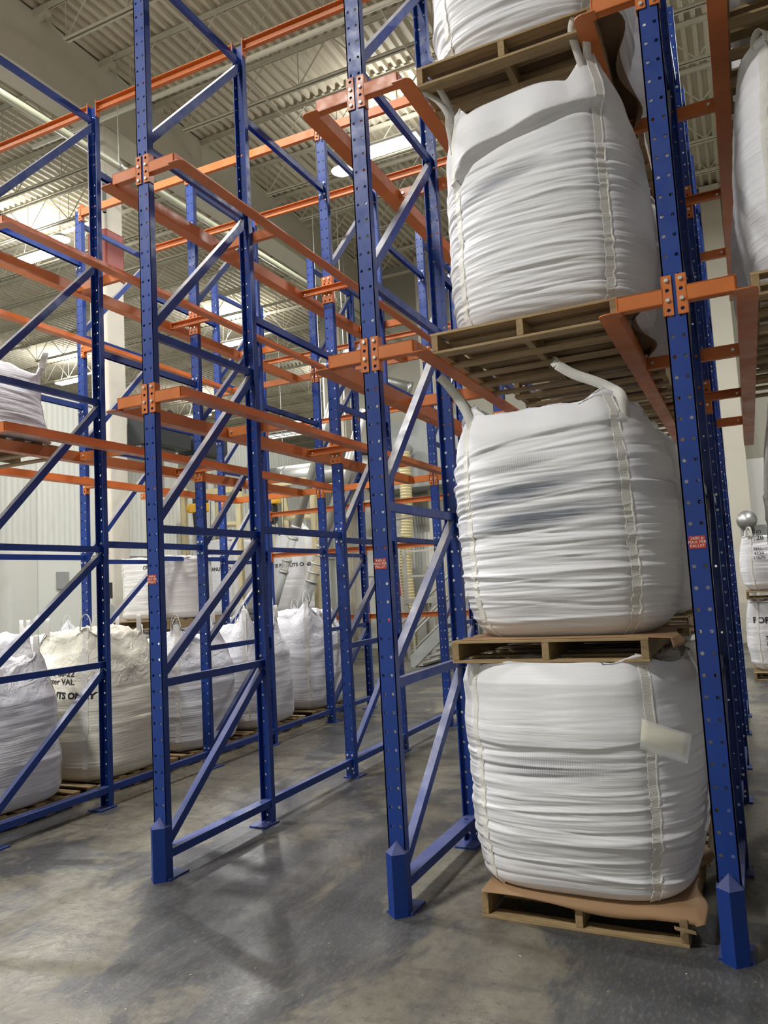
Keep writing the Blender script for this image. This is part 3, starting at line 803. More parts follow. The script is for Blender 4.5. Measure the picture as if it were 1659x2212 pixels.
def make_bag(name, label, loc, rz=0, w_=1.12, d_=1.12, h=1.17, seed=1, mat=None, ears=(.1,.1,.1,.1), collar=(), loops=None,
             hi=False, prof=((0,.80),(.12,.93),(.35,1.0),(.6,.99),(.85,.94),(1,.88)), sag=.03, folds=60, lean=(0,0), flare=.3, group=None, straps=(0,1,2,3), text=None, seamw=.045, flap=None, calm=None, crumple=0):
    t = thing(name, label, 'bulk bag', loc, rz, group)
    nth, nz = (256, 200) if hi else (112, 60)
    P, nside = bag_surface(w_, d_, h, seed, nth, nz, ears, collar, prof, sag, folds, lean, flare, flap, calm, crumple)
    m = MB(); loft(m, P); body = m.build('body', mat or FAB, t, smooth=True)
    ci = [int(round(((a) % (2*PI))/(2*PI)*nth)) % nth for a in CORN]
    rs = np.random.RandomState(seed+50)
    loops = loops or [None]*4
    for k in straps:
        j = ci[k]; pts = []; wd = []
        step = 3 if hi else 2
        for i in range(4, nside+1, step):
            p_ = P[i, j]; r_ = Vector((p_[0]-lean[0]*(p_[2]/h), p_[1]-lean[1]*(p_[2]/h), 0)).normalized()
            tang = Vector((-r_.y, r_.x, 0))
            jx = rs.uniform(-.004, .004)+.005*math.sin(i*.5)*(1 if p_[2] < .5*h else .3)
            pts.append(Vector(p_)+r_*.006+tang*jx); wd.append(tang)
        mm = MB(); ribbon(mm, pts, wd, seamw, .004); 
        # piping cord beside the webbing
        mm.path([p_+w2*seamw*.62 for p_, w2 in zip(pts[::2], wd[::2])], .006, 6)
        mm.build('seam_strap', STRAP, t)
        tip = pts[-1]; lp = loops[k]
        r_ = Vector((tip.x, tip.y, 0)).normalized(); tang = Vector((-r_.y, r_.x, 0))
        if lp is None: lp = (.16, .05, 0)
        if lp:
            hgt, spread, tilt = lp
            lpt = []
            for q in range(13):
                a = PI*q/12
                lpt.append(tip - r_*.01 + tang*(math.cos(a)*spread) + Vector((0,0,1))*(-.03+hgt*math.sin(a)**.8) + Vector((tilt*math.sin(a),0,0)))
            mm = MB(); ribbon(mm, lpt, r_, .042, .004); mm.build('lifting_loop', STRAP, t)
    if text:
        bvh = BVHTree.FromPolygons([Vector(v) for v in m.v], m.f)
        for (s_, size, x, z, face, rot, bold) in text:
            me = text_mesh(s_, size, INK, bold=bold, align='CENTER')
            for v in me.vertices:
                a, b_ = v.co.x, v.co.y
                a, b_ = a*math.cos(rot)-b_*math.sin(rot), a*math.sin(rot)+b_*math.cos(rot)
                ext = max(0, v.co.z)
                if face == 'front': o_ = Vector((x+a, -1.2, z+b_)); d = Vector((0,1,0))
                elif face == 'right': o_ = Vector((1.2, x+a, z+b_)); d = Vector((-1,0,0))
                else: o_ = Vector((-1.2, x-a, z+b_)); d = Vector((1,0,0))
                hit = bvh.ray_cast(o_, d)
                if hit[0] is not None: v.co = hit[0]-d*(.004+ext)
                else: v.co = o_+d*.8
            ob = bpy.data.objects.new('printed_text', me); C.objects.link(ob); ob.parent = t
    return t, P, nside
XC = 2.585     # centre of the lane with the tall stack
XR = 4.19
XL = -2.49
XW = -4.15
PD = .08       # front edge of the pallets

# tall front stack: four pallets, four bags
_p = dup(P0, (2.60, PD, 0), -.035, 'pine pallet on the floor under the lowest bag of the tall stack', 'pallets of the tall front stack')
make_bag('bulk_bag', 'lowest white bulk bag of the tall front stack, paper pouch on its side', (2.585, .65, .152), -.03, 1.27, 1.27, 1.125, 11, FAB_1, flap=((-.6,-.2,.2,.6), (.76,.745,.75,.80), .012), calm=.68,
         ears=(.06,.09,.05,.05), collar=((-PI/2, .9, .05),), loops=[False, False, False, False], hi=True, folds=280, sag=.05, group='bags of the tall front stack',
         prof=((0,.86),(.10,.92),(.25,.98),(.5,1.01),(.75,1.02),(.93,1.0),(1,.94)))
pallet(2.53, PD, 1.325, 0, 'pallet lying between the two lower bags of the tall stack', 'pallets of the tall front stack')
for _c in list(_p.children):      # this one is thicker and has lost its front deck board
    _c.scale = (1, 1, 1.22)
    if _c.name.startswith('top_board') and abs(_c.data.vertices[0].co.y) < .02: bpy.data.objects.remove(_c)
B2, P2, n2_ = make_bag('bulk_bag', 'white bulk bag with dark blurred print, second from the floor in the tall stack', (2.585, .69, 1.447), 0, 1.20, 1.22, 1.17, 12, FAB_2,
         ears=(.16,.15,.1,.1), collar=((-PI/2, .8, .06),), loops=[False, False, None, None], hi=True, folds=330, sag=.10, flap=((-.6,-.42,-.1,.3,.6), (.93,1.0,1.06,1.10,1.12), .014), calm=.9, lean=(-.03, 0), group='bags of the tall front stack',
         prof=((0,.80),(.08,.92),(.2,1.0),(.5,1.04),(.8,1.02),(.93,.96),(1,.88)))
pallet(2.52, PD, 3.058, 0, 'pallet on the lower orange rails, holding the third bag of the tall stack', 'pallets of the tall front stack')
B3, P3, n3_ = make_bag('bulk_bag', 'tall white bulk bag with folded-up top edge, third from the floor in the tall stack', (2.60, .69, 3.18), 0, 1.19, 1.20, 1.16, 13, FAB_3,
         ears=(.22,.30,.12,.12), collar=((-PI/2, .75, .15),), loops=[False, False, None, None], hi=True, folds=330, sag=.02, flap=((-.6,-.46,-.3,0,.3,.6), (.80,.86,1.0,1.06,1.12,1.12), .045), calm=.80, group='bags of the tall front stack', flare=.1,
         prof=((0,.84),(.08,.93),(.25,.99),(.5,1.0),(.75,.99),(.93,.96),(1,.90)))
pallet(2.53, PD, 4.664, 0, 'grey weathered pallet on the upper orange rails above the third bag', 'pallets of the tall front stack')
make_bag('bulk_bag', 'topmost white bulk bag of the tall stack, cut by the upper edge', (2.60, .67, 4.786), 0, 1.20, 1.15, 1.17, 14, FAB,
         hi=True, folds=280, group='bags of the tall front stack')
# loops of the front bags, modelled as they lie
def loop_strap(name_t, pts, wd, w_, parent):
    # pts is a world-space line; smooth it
    pp = [Vector(p_) for p_ in pts]; out = []
    for i in range(len(pp)-1):
        p0 = pp[max(i-1,0)]; p1 = pp[i]; p2 = pp[i+1]; p3 = pp[min(i+2,len(pp)-1)]
        for q in range(6):
            t = q/6; out.append(.5*((2*p1)+(-p0+p2)*t+(2*p0-5*p1+4*p2-p3)*t*t+(-p0+3*p1-3*p2+p3)*t**3))
    out.append(pp[-1]); out = [p_-parent.location for p_ in out]
    m = MB(); ribbon(m, out, Vector(wd), w_, .005); return m.build('lifting_loop', STRAP, parent, smooth=True)
loop_strap('', [(2.17,.26,2.50),(2.165,.22,2.64),(2.13,.20,2.76),(2.05,.17,2.90),(2.01,.16,2.945)], (1,.3,0), .05, B2)
loop_strap('', [(2.03,.165,2.93),(2.08,.20,2.87),(2.15,.24,2.76),(2.18,.26,2.66)], (.3,1,.2), .045, B2)
loop_strap('', [(3.01,.25,2.50),(3.0,.23,2.68),(2.94,.25,2.75),(2.86,.24,2.80),(2.76,.22,2.85),(2.68,.20,2.91)], (.3,.2,1), .055, B2)
loop_strap('', [(2.68,.20,2.91),(2.66,.22,2.94),(2.70,.24,2.90),(2.80,.27,2.84),(2.90,.28,2.78)], (.2,.5,1), .05, B2)
loop_strap('', [(2.16,.26,4.30),(2.15,.22,4.45),(2.155,.20,4.52),(2.11,.17,4.60),(2.045,.14,4.66),(2.05,.15,4.715),(2.10,.16,4.71),(2.14,.19,4.63),(2.165,.23,4.54),(2.17,.26,4.42)], (.7,.7,.2), .045, B3)
loop_strap('', [(2.98,.25,4.28),(2.97,.22,4.44),(2.935,.17,4.58),(2.915,.12,4.70),(2.945,.11,4.775),(2.985,.14,4.73),(2.975,.2,4.6),(2.98,.24,4.5)], (.85,.5,.1), .045, B3)

# slip sheets
def sheet(label, x0, x1, y0, y1, z, drop, mat, seed, right=0):
    rs = np.random.RandomState(seed); nx, ny = 28, 22; v = []; f = []
    for j in range(ny):
        for i in range(nx):
            u = i/(nx-1); q = j/(ny-1); x = x0+(x1-x0)*u; y = y0+(y1-y0)*q; zz = z+.003
            if j < 3 and drop:      # front lip hanging over the pallet edge
                amt = drop*(.15+.85*math.exp(-((u-.66)/.30)**2))*(1-j/3.0)
                zz -= amt; y = y0-.012*(1-j/3)+.006*math.sin(u*9)
            if right and i > nx-6:
                k = (i-(nx-6))/5; zz -= right*k**1.2*(.6+.4*math.sin(q*5+seed)); x = x1-.06*(1-k)*.2+.05*math.sin(q*11)*k
            v.append((x, y, zz))
    for j in range(ny-1):
        for i in range(nx-1): f.append((j*nx+i, j*nx+i+1, (j+1)*nx+i+1, (j+1)*nx+i))
    o = MB().add(v, f).build('cardboard_sheet', mat, smooth=True, solid=.004); return tag(o, label, 'cardboard sheet')
sheet('brown cardboard sheet sagging over the floor pallet under the lowest bag', 2.10, 3.15, .075, 1.26, .148, .055, CARD, 1, .03)
sheet('brown cardboard sheet curling out beside the second bag of the stack', 2.06, 3.16, .09, 1.30, 1.447, .0, CARD, 2, .06)
sheet('dark cardboard sheet bent down at the right of the third bag', 2.04, 3.09, .09, 1.30, 3.18, .0, CARDD, 3, .05)
sheet('dark cardboard sheet curling down right of the topmost pallet', 2.06, 3.13, .09, 1.30, 4.786, .0, CARDD, 4, .14)
# splinters beside the floor pallet
t = thing('wood_splinter', 'pale broken wood piece sticking out at the floor pallet corner', 'wood piece', (3.10, .04, .105), .5)
MB().sweep([(-.012,-.006),(-.006,.008),(.012,.004),(.008,-.008)], (-.045,0,.0), (.05,.0,-.03), (0,1,0), (0,0,1)).build('chip', WOODX, t)
# document pouch on the lowest bag
def pouch():
    t = thing('document_pouch', 'clear plastic pouch holding a cream slip, on the lowest front bag', 'document pouch', (0,0,0))
    def surf(q, dy): return q+Vector((0, dy, 0))
    a, b_, c_, d = Vector((2.99,.045,1.05)), Vector((3.195,.105,.97)), Vector((3.17,.095,.88)), Vector((2.975,.035,.955))
    def grid(a, b_, c_, d, off, mat, nm):
        v = []; f = []; n = 8
        for j in range(n):
            for i in range(n):
                u, q = i/(n-1), j/(n-1); p_ = (a*(1-u)+b_*u)*(1-q)+(d*(1-u)+c_*u)*q
                v.append(p_+Vector((0, off-.012*math.sin(u*PI)+.004*math.sin(q*7+u*3), 0)))
        for j in range(n-1):
            for i in range(n-1): f.append((j*n+i, (j+1)*n+i, (j+1)*n+i+1, j*n+i+1))
        MB().add(v, f).build(nm, mat, t, smooth=True, solid=.0015)
    grid(a, b_, c_, d, -.012, PAPER, 'paper_slip')
    grid(a+Vector((0,0,.012)), b_+Vector((.01,0,.012)), c_+Vector((.005,0,-.035)), d+Vector((-.005,0,-.035)), -.020, POUCH, 'plastic_sleeve')
pouch()

# bags behind the front stack and in the right lane
ST_LOOP = [(.08,.04,0)]*4
def stack(x, y, levels, group, lane, seed, words, **k):
    for n, (z, h, mt) in enumerate(levels):
        pallet(x-.02, y-.60, z, 0, 'pallet under the %s bag %s' % (words[n], lane), group.replace('bags', 'pallets'))
        make_bag('bulk_bag', '%s white bulk bag %s' % (words[n], lane), (x, y, z+.122), 0, seed=seed+n, mat=mt, h=h, group=group, folds=70,
                 w_=k.get('w_', 1.14), d_=1.12, ears=(.10,.12,.1,.1) if z > 3 or (z > 1 and h < 1.2) else (.02,)*4, sag=.03, loops=ST_LOOP if z > 1 else [False]*4)
W4 = ['floor level', 'second level', 'third level', 'fourth level']
stack(XC+.06, 2.02, [(0,1.16,FABW),(1.34,1.17,FAB),(3.058,1.2,FAB),(4.664,1.2,FAB)], 'bags just behind the tall front stack', 'just behind the tall front stack', 30, W4, w_=1.18)
stack(XC+.0, 3.36, [(0,1.16,FAB),(1.34,1.17,FAB),(3.058,1.2,FAB),(4.664,1.2,FAB)], 'bags deep in the tall stack lane', 'deep in the tall stack lane', 40, W4)
stack(XR, .72, [(0,1.16,FAB),(1.34,1.17,FABW),(3.058,1.2,FAB),(4.664,1.2,FAB)], 'bags in the lane at the right edge', 'at the front of the right edge lane', 50, W4, w_=1.13)
stack(XR-.03, 2.05, [(0,1.16,FAB),(3.058,1.2,FAB),(4.664,1.2,FAB)], 'second bags in the lane at the right edge', 'second in the right edge lane', 60, ['floor level','third level','fourth level'], w_=1.13)
# two bags with handwriting far down the right lane
WR = [("Ran\n4128", .11, -.30, .88, 'front', 0, .0), ("FM1-\n4324\n11079", .07, -.28, .58, 'front', 0, 0)]
pallet(3.95, 9.4, 0, 0, 'pallet under the written bags seen in the gap at the right', 'pallets of the written bags')
make_bag('bulk_bag', 'lower far bag printed FOR PEANUTS ONLY seen in the gap at the right', (3.95, 10.0, .122), 0, 1.15, 1.1, 1.05, 71, FAB, loops=[False]*4, ears=(.02,)*4, group='written far bags',
         text=[("FOR PEANUTS ONLY", .13, .15, .78, 'front', 0, .004), ("7053\n1145\nC13", .09, -.22, .42, 'front', 0, 0)])
pallet(3.95, 9.4, 1.24, 0, 'pallet between the written bags seen in the gap at the right', 'pallets of the written bags')
make_bag('bulk_bag', 'upper far bag with black handwriting seen in the gap at the right', (3.95, 10.0, 1.365), 0, 1.15, 1.1, .85, 72, FAB, group='written far bags', text=WR, ears=(.02,)*4, sag=.0)

# ------------------------------------------------------------ floor bags in the left lanes
ob = [(.60, 'nearest left floor bag, tied-up cloth peak on top', FABT, (.25,.36,.20,.16), 1.08, None, 1.16),
      (1.90, 'second left floor bag, cream topped, marked FOR PEANUTS ONLY', FABY, (.12,.16,.12,.12), 1.26, [("FOR PEANUTS ONLY", .080, .09, .80, 'front', -.06, .0035), ("45TO 86-22\nCluster VAL", .075, .12, .96, 'front', -.05, .001)], 1.16),
      (3.16, 'third left floor bag with a knotted top corner', FABT, (.16,.32,.34,.2), 1.10, None, 1.12),
      (4.40, 'fourth left floor bag with a pulled-up top and bright crease', FABT, (.2,.38,.26,.2), 1.12, None, 1.12),
      (5.86, 'fifth left floor bag, the farthest of the left row', FABT, (.25,.32,.3,.2), 1.24, None, 1.14)]
for n, (y, lab, mt, ears, h, txt, ww) in enumerate(ob):
    pallet(XL+.0, y-.6, 0, random.uniform(-.02,.02), 'pallet under the %s' % lab.split(',')[0].split(' with')[0], 'pallets in the left floor row')
    make_bag('bulk_bag', lab, (XL+.0, y, .122), random.uniform(-.04,.04), ww, 1.16, h, 80+n, mt, ears=ears, group='floor bags in the left lane', folds=90, sag=.12, text=txt,
             prof=((0,.88),(.10,.98),(.35,1.02),(.6,1.0),(.80,.96),(.9,.86),(1,.66)), flare=.12, crumple=.075)
for n, y in enumerate((.5, 1.8, 3.1, 4.4, 5.75)):
    pallet(XW, y-.6, 0, 0, 'pallet of the %s bag along the white wall' % ['nearest','second','third','fourth','farthest'][n], 'pallets along the white wall')
    make_bag('bulk_bag', '%s floor bag in the lane along the white wall' % ['nearest','second','third','fourth','farthest'][n], (XW, y, .122), .03*n, 1.13, 1.12, 1.15+.05*(n % 2)-(.12 if n == 3 else 0), 90+n, FABT,
             loops=[False]*4 if n == 3 else None, ears=(.03,)*4 if n == 3 else (.25,.18,.2,.3), group='floor bags along the white wall', folds=60, sag=.14, flare=.15, crumple=.07)
pallet(XW+.33, 3.95, 1.36, 0, 'pallet on top of the far wall-side bags', 'pallets along the white wall') 
make_bag('bulk_bag', 'boxy bag stacked on the floor bags beside the beige column', (XW+.33, 4.55, 1.482), .05, 1.14, 1.1, .78, 99, FABW, ears=(.06,.05,.06,.05), sag=.06, folds=60, crumple=.02,
         text=[("ONLY", .07, .1, .70, 'front', .12, .001)], prof=((0,.9),(.1,.97),(.5,1.0),(.85,.98),(1,.95)), loops=[False]*4)
# bag on the lower rails at the left edge
pallet(XL-.02, -.15, 3.058, 0, 'pallet on the lower rails at the left edge under the slack bag')
BL, _, _ = make_bag('bulk_bag', 'slack white bag on the rails at the left edge, loose cloth on top', (XL-.0, .47, 3.18), 0, 1.2, 1.2, .46, 101, FAB, ears=(.1,.12,.28,.1), sag=.26, folds=50, loops=[None,(.12,.05,.05),(.14,.05,.06),None],
         prof=((0,1.0),(.2,1.0),(.6,.97),(.85,.94),(1,.88)), flare=.0, lean=(.0,.0))

# ------------------------------------------------------------ filling stations behind the rack
def station(x, y, label, blabel, seed, txt):
    t = thing('filling_frame', label, 'filling frame', (x, y, 0))
    for sx in (-.72, .72):
        for sy in (-.1, 1.1):
            MB().box(sx-.05, sx+.05, sy-.05, sy+.05, 0, 4.1).build('post', CREAM, t)
    for z in (1.18, 3.95):
        MB().box(-.77, .77, -.16, -.04, z-.06, z+.06).build('cross_beam', CREAM, t)
        MB().box(-.77, .77, 1.05, 1.16, z-.06, z+.06).build('cross_beam', CREAM, t)
    MB().box(-.72, .72, -.1, 1.1, 1.24, 1.30).build('platform', GREYPT, t)
    MB().tube((0,.5,3.25), (0,.5,3.32), .33, 24).build('filling_head', CREAM, t)
    MB().box(-.06, .06, .1, .9, 3.85, 4.0).build('hoist_track', GREYPT, t)
    b_, _, _ = make_bag('bulk_bag', blabel, (x, y+.5, 1.30), 0, 1.12, 1.05, 1.55, seed, FAB, ears=(.3,.3,.3,.3), sag=.1, folds=20, text=txt, prof=((0,.80),(.08,.95),(.3,1.0),(.7,.98),(1,.9)), group='bags hanging in the filling frames')
    h = thing('chain_hoist', 'yellow electric hoist with black chain bag, %s' % ('left filling frame' if x < -5.5 else 'right filling frame'), 'hoist', (x-.2, y-.25, 3.62), 0, 'hoists of the filling frames')
    MB().box(-.2,.2,-.1,.1,-.1,.1).build('motor', YELLOW, h, bevel=.03)
    MB().tube((-.27,0,0),(-.2,0,0),.09,14).build('motor_cap', YELLOW, h)
    MB().box(-.10,.18,-.09,.09,.1,.22).build('trolley', DARKG, h)
    m = MB(); m.sweep([(-.13,0),(-.10,-.30),(-.04,-.40),(.06,-.41),(.13,-.32),(.12,0)], (0,-.09,-.1), (0,.09,-.1), (1,0,0), (0,0,1)); m.build('chain_bag', BLACK, h, bevel=.03)
    MB().path([(.1,-.1,-.1),(.16,-.12,-.5),(.25,-.1,-.75),(.36,-.1,-.6),(.38,-.1,.1)], .008, 6).build('cable', DARKG, h)
station(-4.92, 9.4, 'cream steel bag filling frame right of the other, behind the left racks', 'bag printed FOR PEANUTS ONLY hanging in the right filling frame', 120, [("FOR PEANUTS ONLY", .105, .05, .98, 'front', 0, .003)])
station(-6.72, 9.4, 'cream steel bag filling frame nearest the white wall', 'bag printed FOR PEANUTS ONLY hanging in the left filling frame', 121, [("FOR PEANUTS ONLY", .105, .05, 1.0, 'front', 0, .003)])
# slanting tubes
def slant(a, b_, r, label):
    t = thing('slanting_tube', label, 'tube', (0,0,0), 0, 'slanting conveyor tubes')
    a = Vector(a); b_ = Vector(b_)
    MB().tube(a, a.lerp(b_, .20), r, 16).build('lower_tube', GREYPT, t, smooth=True)
    MB().tube(a.lerp(b_, .20), a.lerp(b_, .36), r*.95, 16).build('sight_glass', CLEAR, t, smooth=True)
    for k in (.20, .24, .28, .32, .36):
        MB().tube(a.lerp(b_, k-.004), a.lerp(b_, k+.004), r*1.18, 16).build('clamp_ring', ALU, t, smooth=True)
    MB().tube(a.lerp(b_, .36), b_, r, 16).build('upper_tube', ALU, t, smooth=True)
slant((-5.0, 8.7, 1.1), (-3.05, 8.9, 6.3), .085, 'left grey slanting tube with a clear sight section')
slant((-4.45, 8.9, 1.1), (-3.0, 9.4, 5.2), .105, 'right grey slanting tube with wide clamp rings')
# big ducts
t = thing('round_duct', 'big silver round duct lying across behind the filling frames', 'duct')
MB().tube((-7.4, 12.5, 4.55), (-4.4, 12.5, 4.55), .34, 24).build('duct_shell', GREYST, t, smooth=True)
for k in range(3): MB().tube((-6.8+k*1.1, 12.5, 4.55), (-6.77+k*1.1, 12.5, 4.55), .352, 24).build('duct_joint', GREYST, t, smooth=True)
for k in (-6.9, -4.9): MB().tube((k, 12.5, 4.88), (k, 12.5, 10.95), .008, 6).build('hanger_rod', GREYST, t)
t = thing('exhaust_pipe', 'silver stub pipe high on the back wall above the orange rail ends', 'duct')
MB().tube((-4.95, 13.1, 7.05), (-3.75, 13.6, 6.65), .15, 18).build('pipe_shell', GREYST, t, smooth=True)
MB().tube((-3.80, 13.58, 6.67), (-3.72, 13.61, 6.64), .160, 18).build('end_collar', GREYST, t, smooth=True)
MB().tube((-4.4, 13.35, 7.0), (-4.4, 13.35, 10.95), .012, 6).build('hanger_rod', GREYST, t)
# hanging grid panel & bent conduits
t = thing('ceiling_grid', 'white framed wire tray hanging behind the left racks', 'cable tray', (-5.6, 10.6, 5.35))
m = MB(); m.box(-1.0,1.0,-.5,-.45,-.05,.05); m.box(-1.0,1.0,.45,.5,-.05,.05); m.box(-1.0,-.95,-.5,.5,-.05,.05); m.box(.95,1.0,-.5,.5,-.05,.05); m.build('frame', WHITE, t)
m = MB()
for k in range(9): m.box(-.9+k*.22,-.885+k*.22,-.45,.45,-.03,-.02)
for k in range(4): m.box(-.95,.95,-.35+k*.22,-.335+k*.22,-.045,-.03)
m.build('wire_grid', GREYPT, t)
for sx in (-.95, .95): MB().tube((sx,0,0),(sx,0,4.85),.008,6).build('hanger_rod', WHITE, t)
t = thing('bent_conduits', 'bundle of white conduits bending down from the roof', 'conduit')
for k in range(6):
    x = -5.2+k*.13
    MB().path([(x+.35, 11.5, 6.95), (x+.12, 11.5, 7.0), (x, 11.5, 6.9), (x, 11.5, 5.6)], .018, 8).build('conduit', WHITE, t)
MB().tube((-4.5, 11.5, 6.97), (-4.5, 11.5, 10.95), .01, 6).build('hanger_rod', WHITE, t)
# grey soffit boxes and mezzanine on the back wall
tag(MB().box(-5.6, -2.3, 14.75, 15.98, 4.3, 6.1).build('wall_soffit', GREYPT, bevel=.02), 'grey boxed housing on the back wall above the cream hose', 'housing')
tag(MB().box(-6.6, -5.65, 14.2, 15.98, 4.9, 5.5).build('air_handler', DARKG, bevel=.03), 'dark machine housing under the wire tray on the back wall', 'machine')
# dark evaporators on top of the white wall near the column
t = thing('cooling_unit', 'dark cooling unit with a round reel on the white wall right of the column', 'machine', (-7.05, 8.0, 4.78))
MB().box(-.3,.3,-.45,.75,0,.62).build('casing', DARKG, t, bevel=.02)
MB().tube((.30,.05,.55),(.36,.05,.55),.17,20).build('reel', BLACK, t)
MB().tube((.36,.05,.55),(.37,.05,.55),.10,20).build('reel_hub', WHITE, t)
MB().box(-.44,.0,-.4,.6,-.12,0).build('wall_bracket', GREYPT, t)
t = thing('cooling_unit', 'second dark cooling unit on the white wall, behind the front left post', 'machine', (-7.05, 9.4, 4.78))
MB().box(-.3,.3,-.2,.6,0,.68).build('casing', DARKG, t, bevel=.02)
MB().box(-.44,.0,-.2,.6,-.12,0).build('wall_bracket', GREYPT, t)
t = thing('control_box', 'grey control box with a meter standing beside the column', 'control box', (-5.55, 6.5, 0))
MB().box(-.25,.25,-.15,.15,1.15,1.62).build('cabinet', GREYPT, t, bevel=.01)
MB().box(-.05,.05,-.05,.05,0,1.15).build('stand', GREYPT, t)
tag(MB().box(-7.5,-7.46,5.9,6.15,2.02,2.32).build('wall_plate', GREYPT), 'small grey plate on the white wall left of the column', 'wall plate')
t = thing('pipe_valve', 'dark round valve wheel on a pipe at the column foot', 'valve', (-5.6, 5.2, 0))
MB().tube((0,0,0),(0,0,2.0),.03,10).build('riser', DARKG, t)
MB().tube((.03,-.03,1.62),(.05,-.05,1.62),.10,18).build('wheel', GREYPT, t)
MB().box(-.05,.05,-.05,.05,1.8,2.05).build('body', DARKG, t)
# hose, conduits, panels on the back wall
t = thing('flexible_hose', 'cream ribbed flexible hose hanging down the back wall', 'hose')
m = MB(); n = 0
pts = [(-4.35, 14.35, 5.2), (-4.38, 14.35, 3.5), (-4.50, 14.35, 2.2), (-4.42, 14.35, .9), (-4.45, 14.3, .04)]
for a, b_ in zip(pts[:-1], pts[1:]):
    a = Vector(a); b_ = Vector(b_); L_ = (b_-a).length; k = int(L_/.075)
    for i in range(k):
        m.tube(a.lerp(b_, i/k), a.lerp(b_, (i+.5)/k), .15, 14, .165, False); m.tube(a.lerp(b_, (i+.5)/k), a.lerp(b_, (i+1)/k), .165, 14, .15, False)
m.build('ribbed_tube', HOSE, t, smooth=False)
MB().tube((-4.45,14.3,.0),(-4.45,14.3,.05),.2,16).build('end_collar', GREYPT, t)
MB().tube((-4.35,14.35,5.2),(-4.35,14.56,5.3),.16,16).build('wall_inlet', GREYPT, t)
t = thing('conduit_bundle', 'five thin parallel conduits down the back wall right of the hose', 'conduit')
for k in range(5): MB().tube((-4.95+.085*k, 15.9, 2.2), (-4.95+.085*k, 15.9, 4.3), .016, 8).build('conduit', GREYPT, t)
MB().box(-5.0,-4.5,15.8,15.99,1.2,2.2).build('junction_cabinet', GREYPT, t)
tag(MB().path([(-4.9,13.6,.0),(-4.9,13.6,3.15),(-4.8,13.6,3.3),(-4.6,13.6,3.38),(-3.9,13.6,3.42)], .03, 8).build('bent_rail', ALU), 'bent grey handrail pipe in front of the conduits', 'handrail')
t = thing('steel_stair', 'grey steel ramp and stair with handrails behind the racks', 'stair', (-3.1, 11.4, 0))
a = Vector((0,0,.05)); 
m = MB()
for k in range(10):
    u = k/10; m.box(.0+1.55*u, .17+1.55*u, .0, 1.2, .02+1.45*u, .06+1.45*u)
m.build('treads', ALU, t)
m = MB(); m.sweep([(-.03,-.16),(-.03,.16),(.03,.16),(.03,-.16)], (-.1,0,.08), (1.7,0,1.65), (0,1,0), (0,0,1)); m.build('stringer_plate', GREYPT, t)
m = MB(); m.sweep([(-.03,-.16),(-.03,.16),(.03,.16),(.03,-.16)], (-.1,1.2,.08), (1.7,1.2,1.65), (0,1,0), (0,0,1)); m.build('stringer_plate', GREYPT, t)
for yy in (0, 1.2):
    for zz in (.5, .95):
        MB().tube((-.6,yy,zz-.3),(1.7,yy,zz+1.65),.028,8).build('handrail', ALU, t)
    for k in (0, .85, 1.7): MB().tube((k,yy,.1+.92*k),(k,yy,1.0+.92*k),.025,8).build('baluster', ALU, t)
t = thing('work_platform', 'grey railed work platform at the back wall, left of the tall stack', 'platform', (-2.55, 13.6, 0))
MB().box(-1.5,1.4,-.5,.9,1.30,1.42).build('deck_plate', ALU, t)
for xx in (-1.45,-.05,1.35):
    MB().box(xx-.04,xx+.04,-.48,-.40,0,2.6).build('post', ALU, t); MB().box(xx-.04,xx+.04,.80,.88,0,2.6).build('post', ALU, t)
for z in (1.95, 2.55): MB().box(-1.5,1.4,-.47,-.42,z-.025,z+.025).build('guard_rail', ALU, t)
tag(MB().tube((-4.35,13.0,0),(-4.35,13.0,.95),.14,18).build('red_drum', REDP, smooth=True), 'red upright drum at the foot of the cream hose', 'drum')
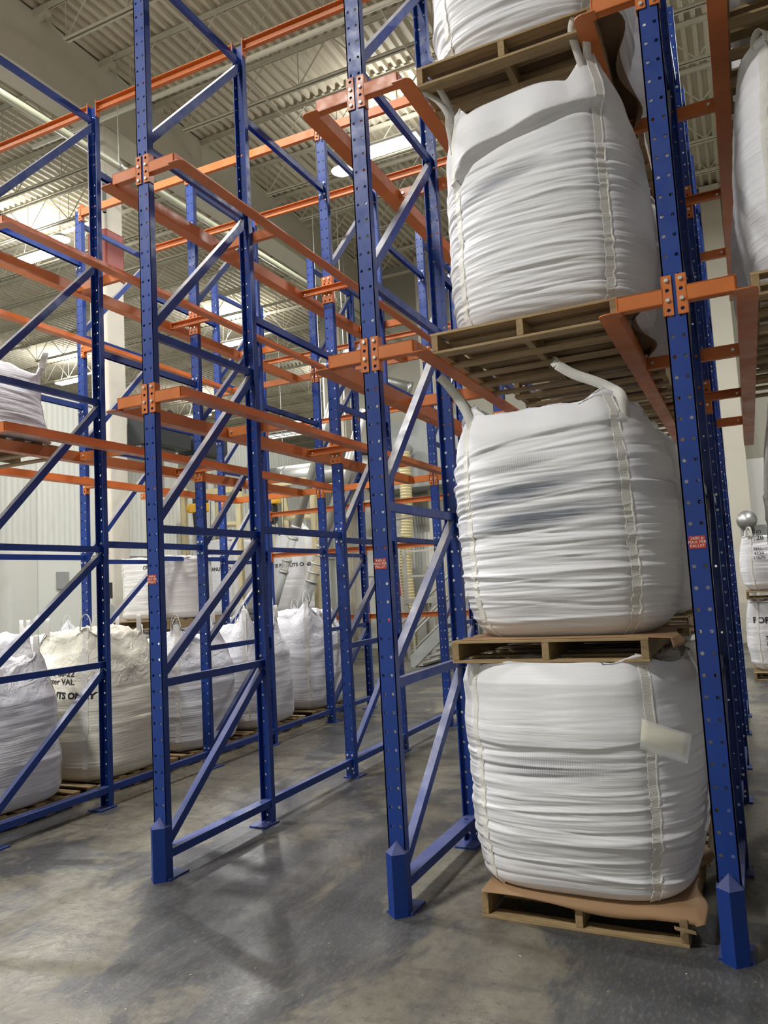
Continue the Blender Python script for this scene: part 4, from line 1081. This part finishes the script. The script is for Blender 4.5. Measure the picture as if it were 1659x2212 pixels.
tag(MB().path([(-4.55,13.9,2.45),(-4.3,13.5,1.5)], .02, 8).build('red_bar', REDP), 'thin dark red bar leaning by the cream hose', 'bar')
t = thing('fire_sign', 'small white notice with red heading on the back wall', 'sign', (-6.4, 15.97, 2.35))
MB().box(-.18,.18,-.01,.01,-.3,.3).build('board', WHITE, t)
o = bpy.data.objects.new('lettering', text_mesh('Fire', .10, REDP)); C.objects.link(o); o.parent = t; o.location = (-.05,-.012,.2); o.rotation_euler = (PI/2,0,0)
t = thing('wall_lamp_machine', 'round silver machine head with hanging hoses in the gap at the right', 'machine', (3.55, 14.0, 2.25))
MB().tube((0,-.1,.45),(0,-.35,.45),.2,20).build('round_head', GREYST, t, smooth=True)
MB().tube((0,0,.3),(.0,0,-.35),.15,18,.08).build('cone', GREYPT, t, smooth=True)
MB().box(.15,.4,0,.3,-.9,.35).build('control_cabinet', GREYPT, t)
MB().path([(.1,-.2,-.2),(.3,-.25,-.6),(.45,-.2,-.3),(.42,-.2,.2)], .025, 8).build('hose', DARKG, t)
MB().tube((0,0,-2.25),(0,0,-.35),.05,10).build('stand', GREYST, t)
for n, (xx, yy) in enumerate(((-.5, 12.0), (.8, 12.6))):
    tag(MB().box(xx-.4, xx+.4, yy, yy+.7, 0, 1.0 + .3*n).build('machine_cabinet', ALU, bevel=.02), ['low grey cabinet on the floor behind the stair', 'taller grey cabinet on the floor beside the stair'][n], 'cabinet')

# peanut bits on the front floor
rs = random.Random(3); pm = []
for k in range(4):
    m = MB(); s = .0045; m.tube((-s*1.5,0,s*.6),(s*1.5,0,s*.6), s*.6, 6, s*.5); pm.append(m.mesh('floor_crumb', PAPER))
for k in range(70):
    x = rs.uniform(-1.5, 4.2); y = rs.uniform(-2.3, -.1)
    o = bpy.data.objects.new('floor_crumb', rs.choice(pm)); C.objects.link(o); o.location = (x, y, .0); o.rotation_euler = (0,0,rs.uniform(0,3))
    q = rs.uniform(.35, .9); o.scale = (q, q, q); tag(o, 'tiny pale crumb lying on the front floor', 'crumb', 'crumbs on the floor')
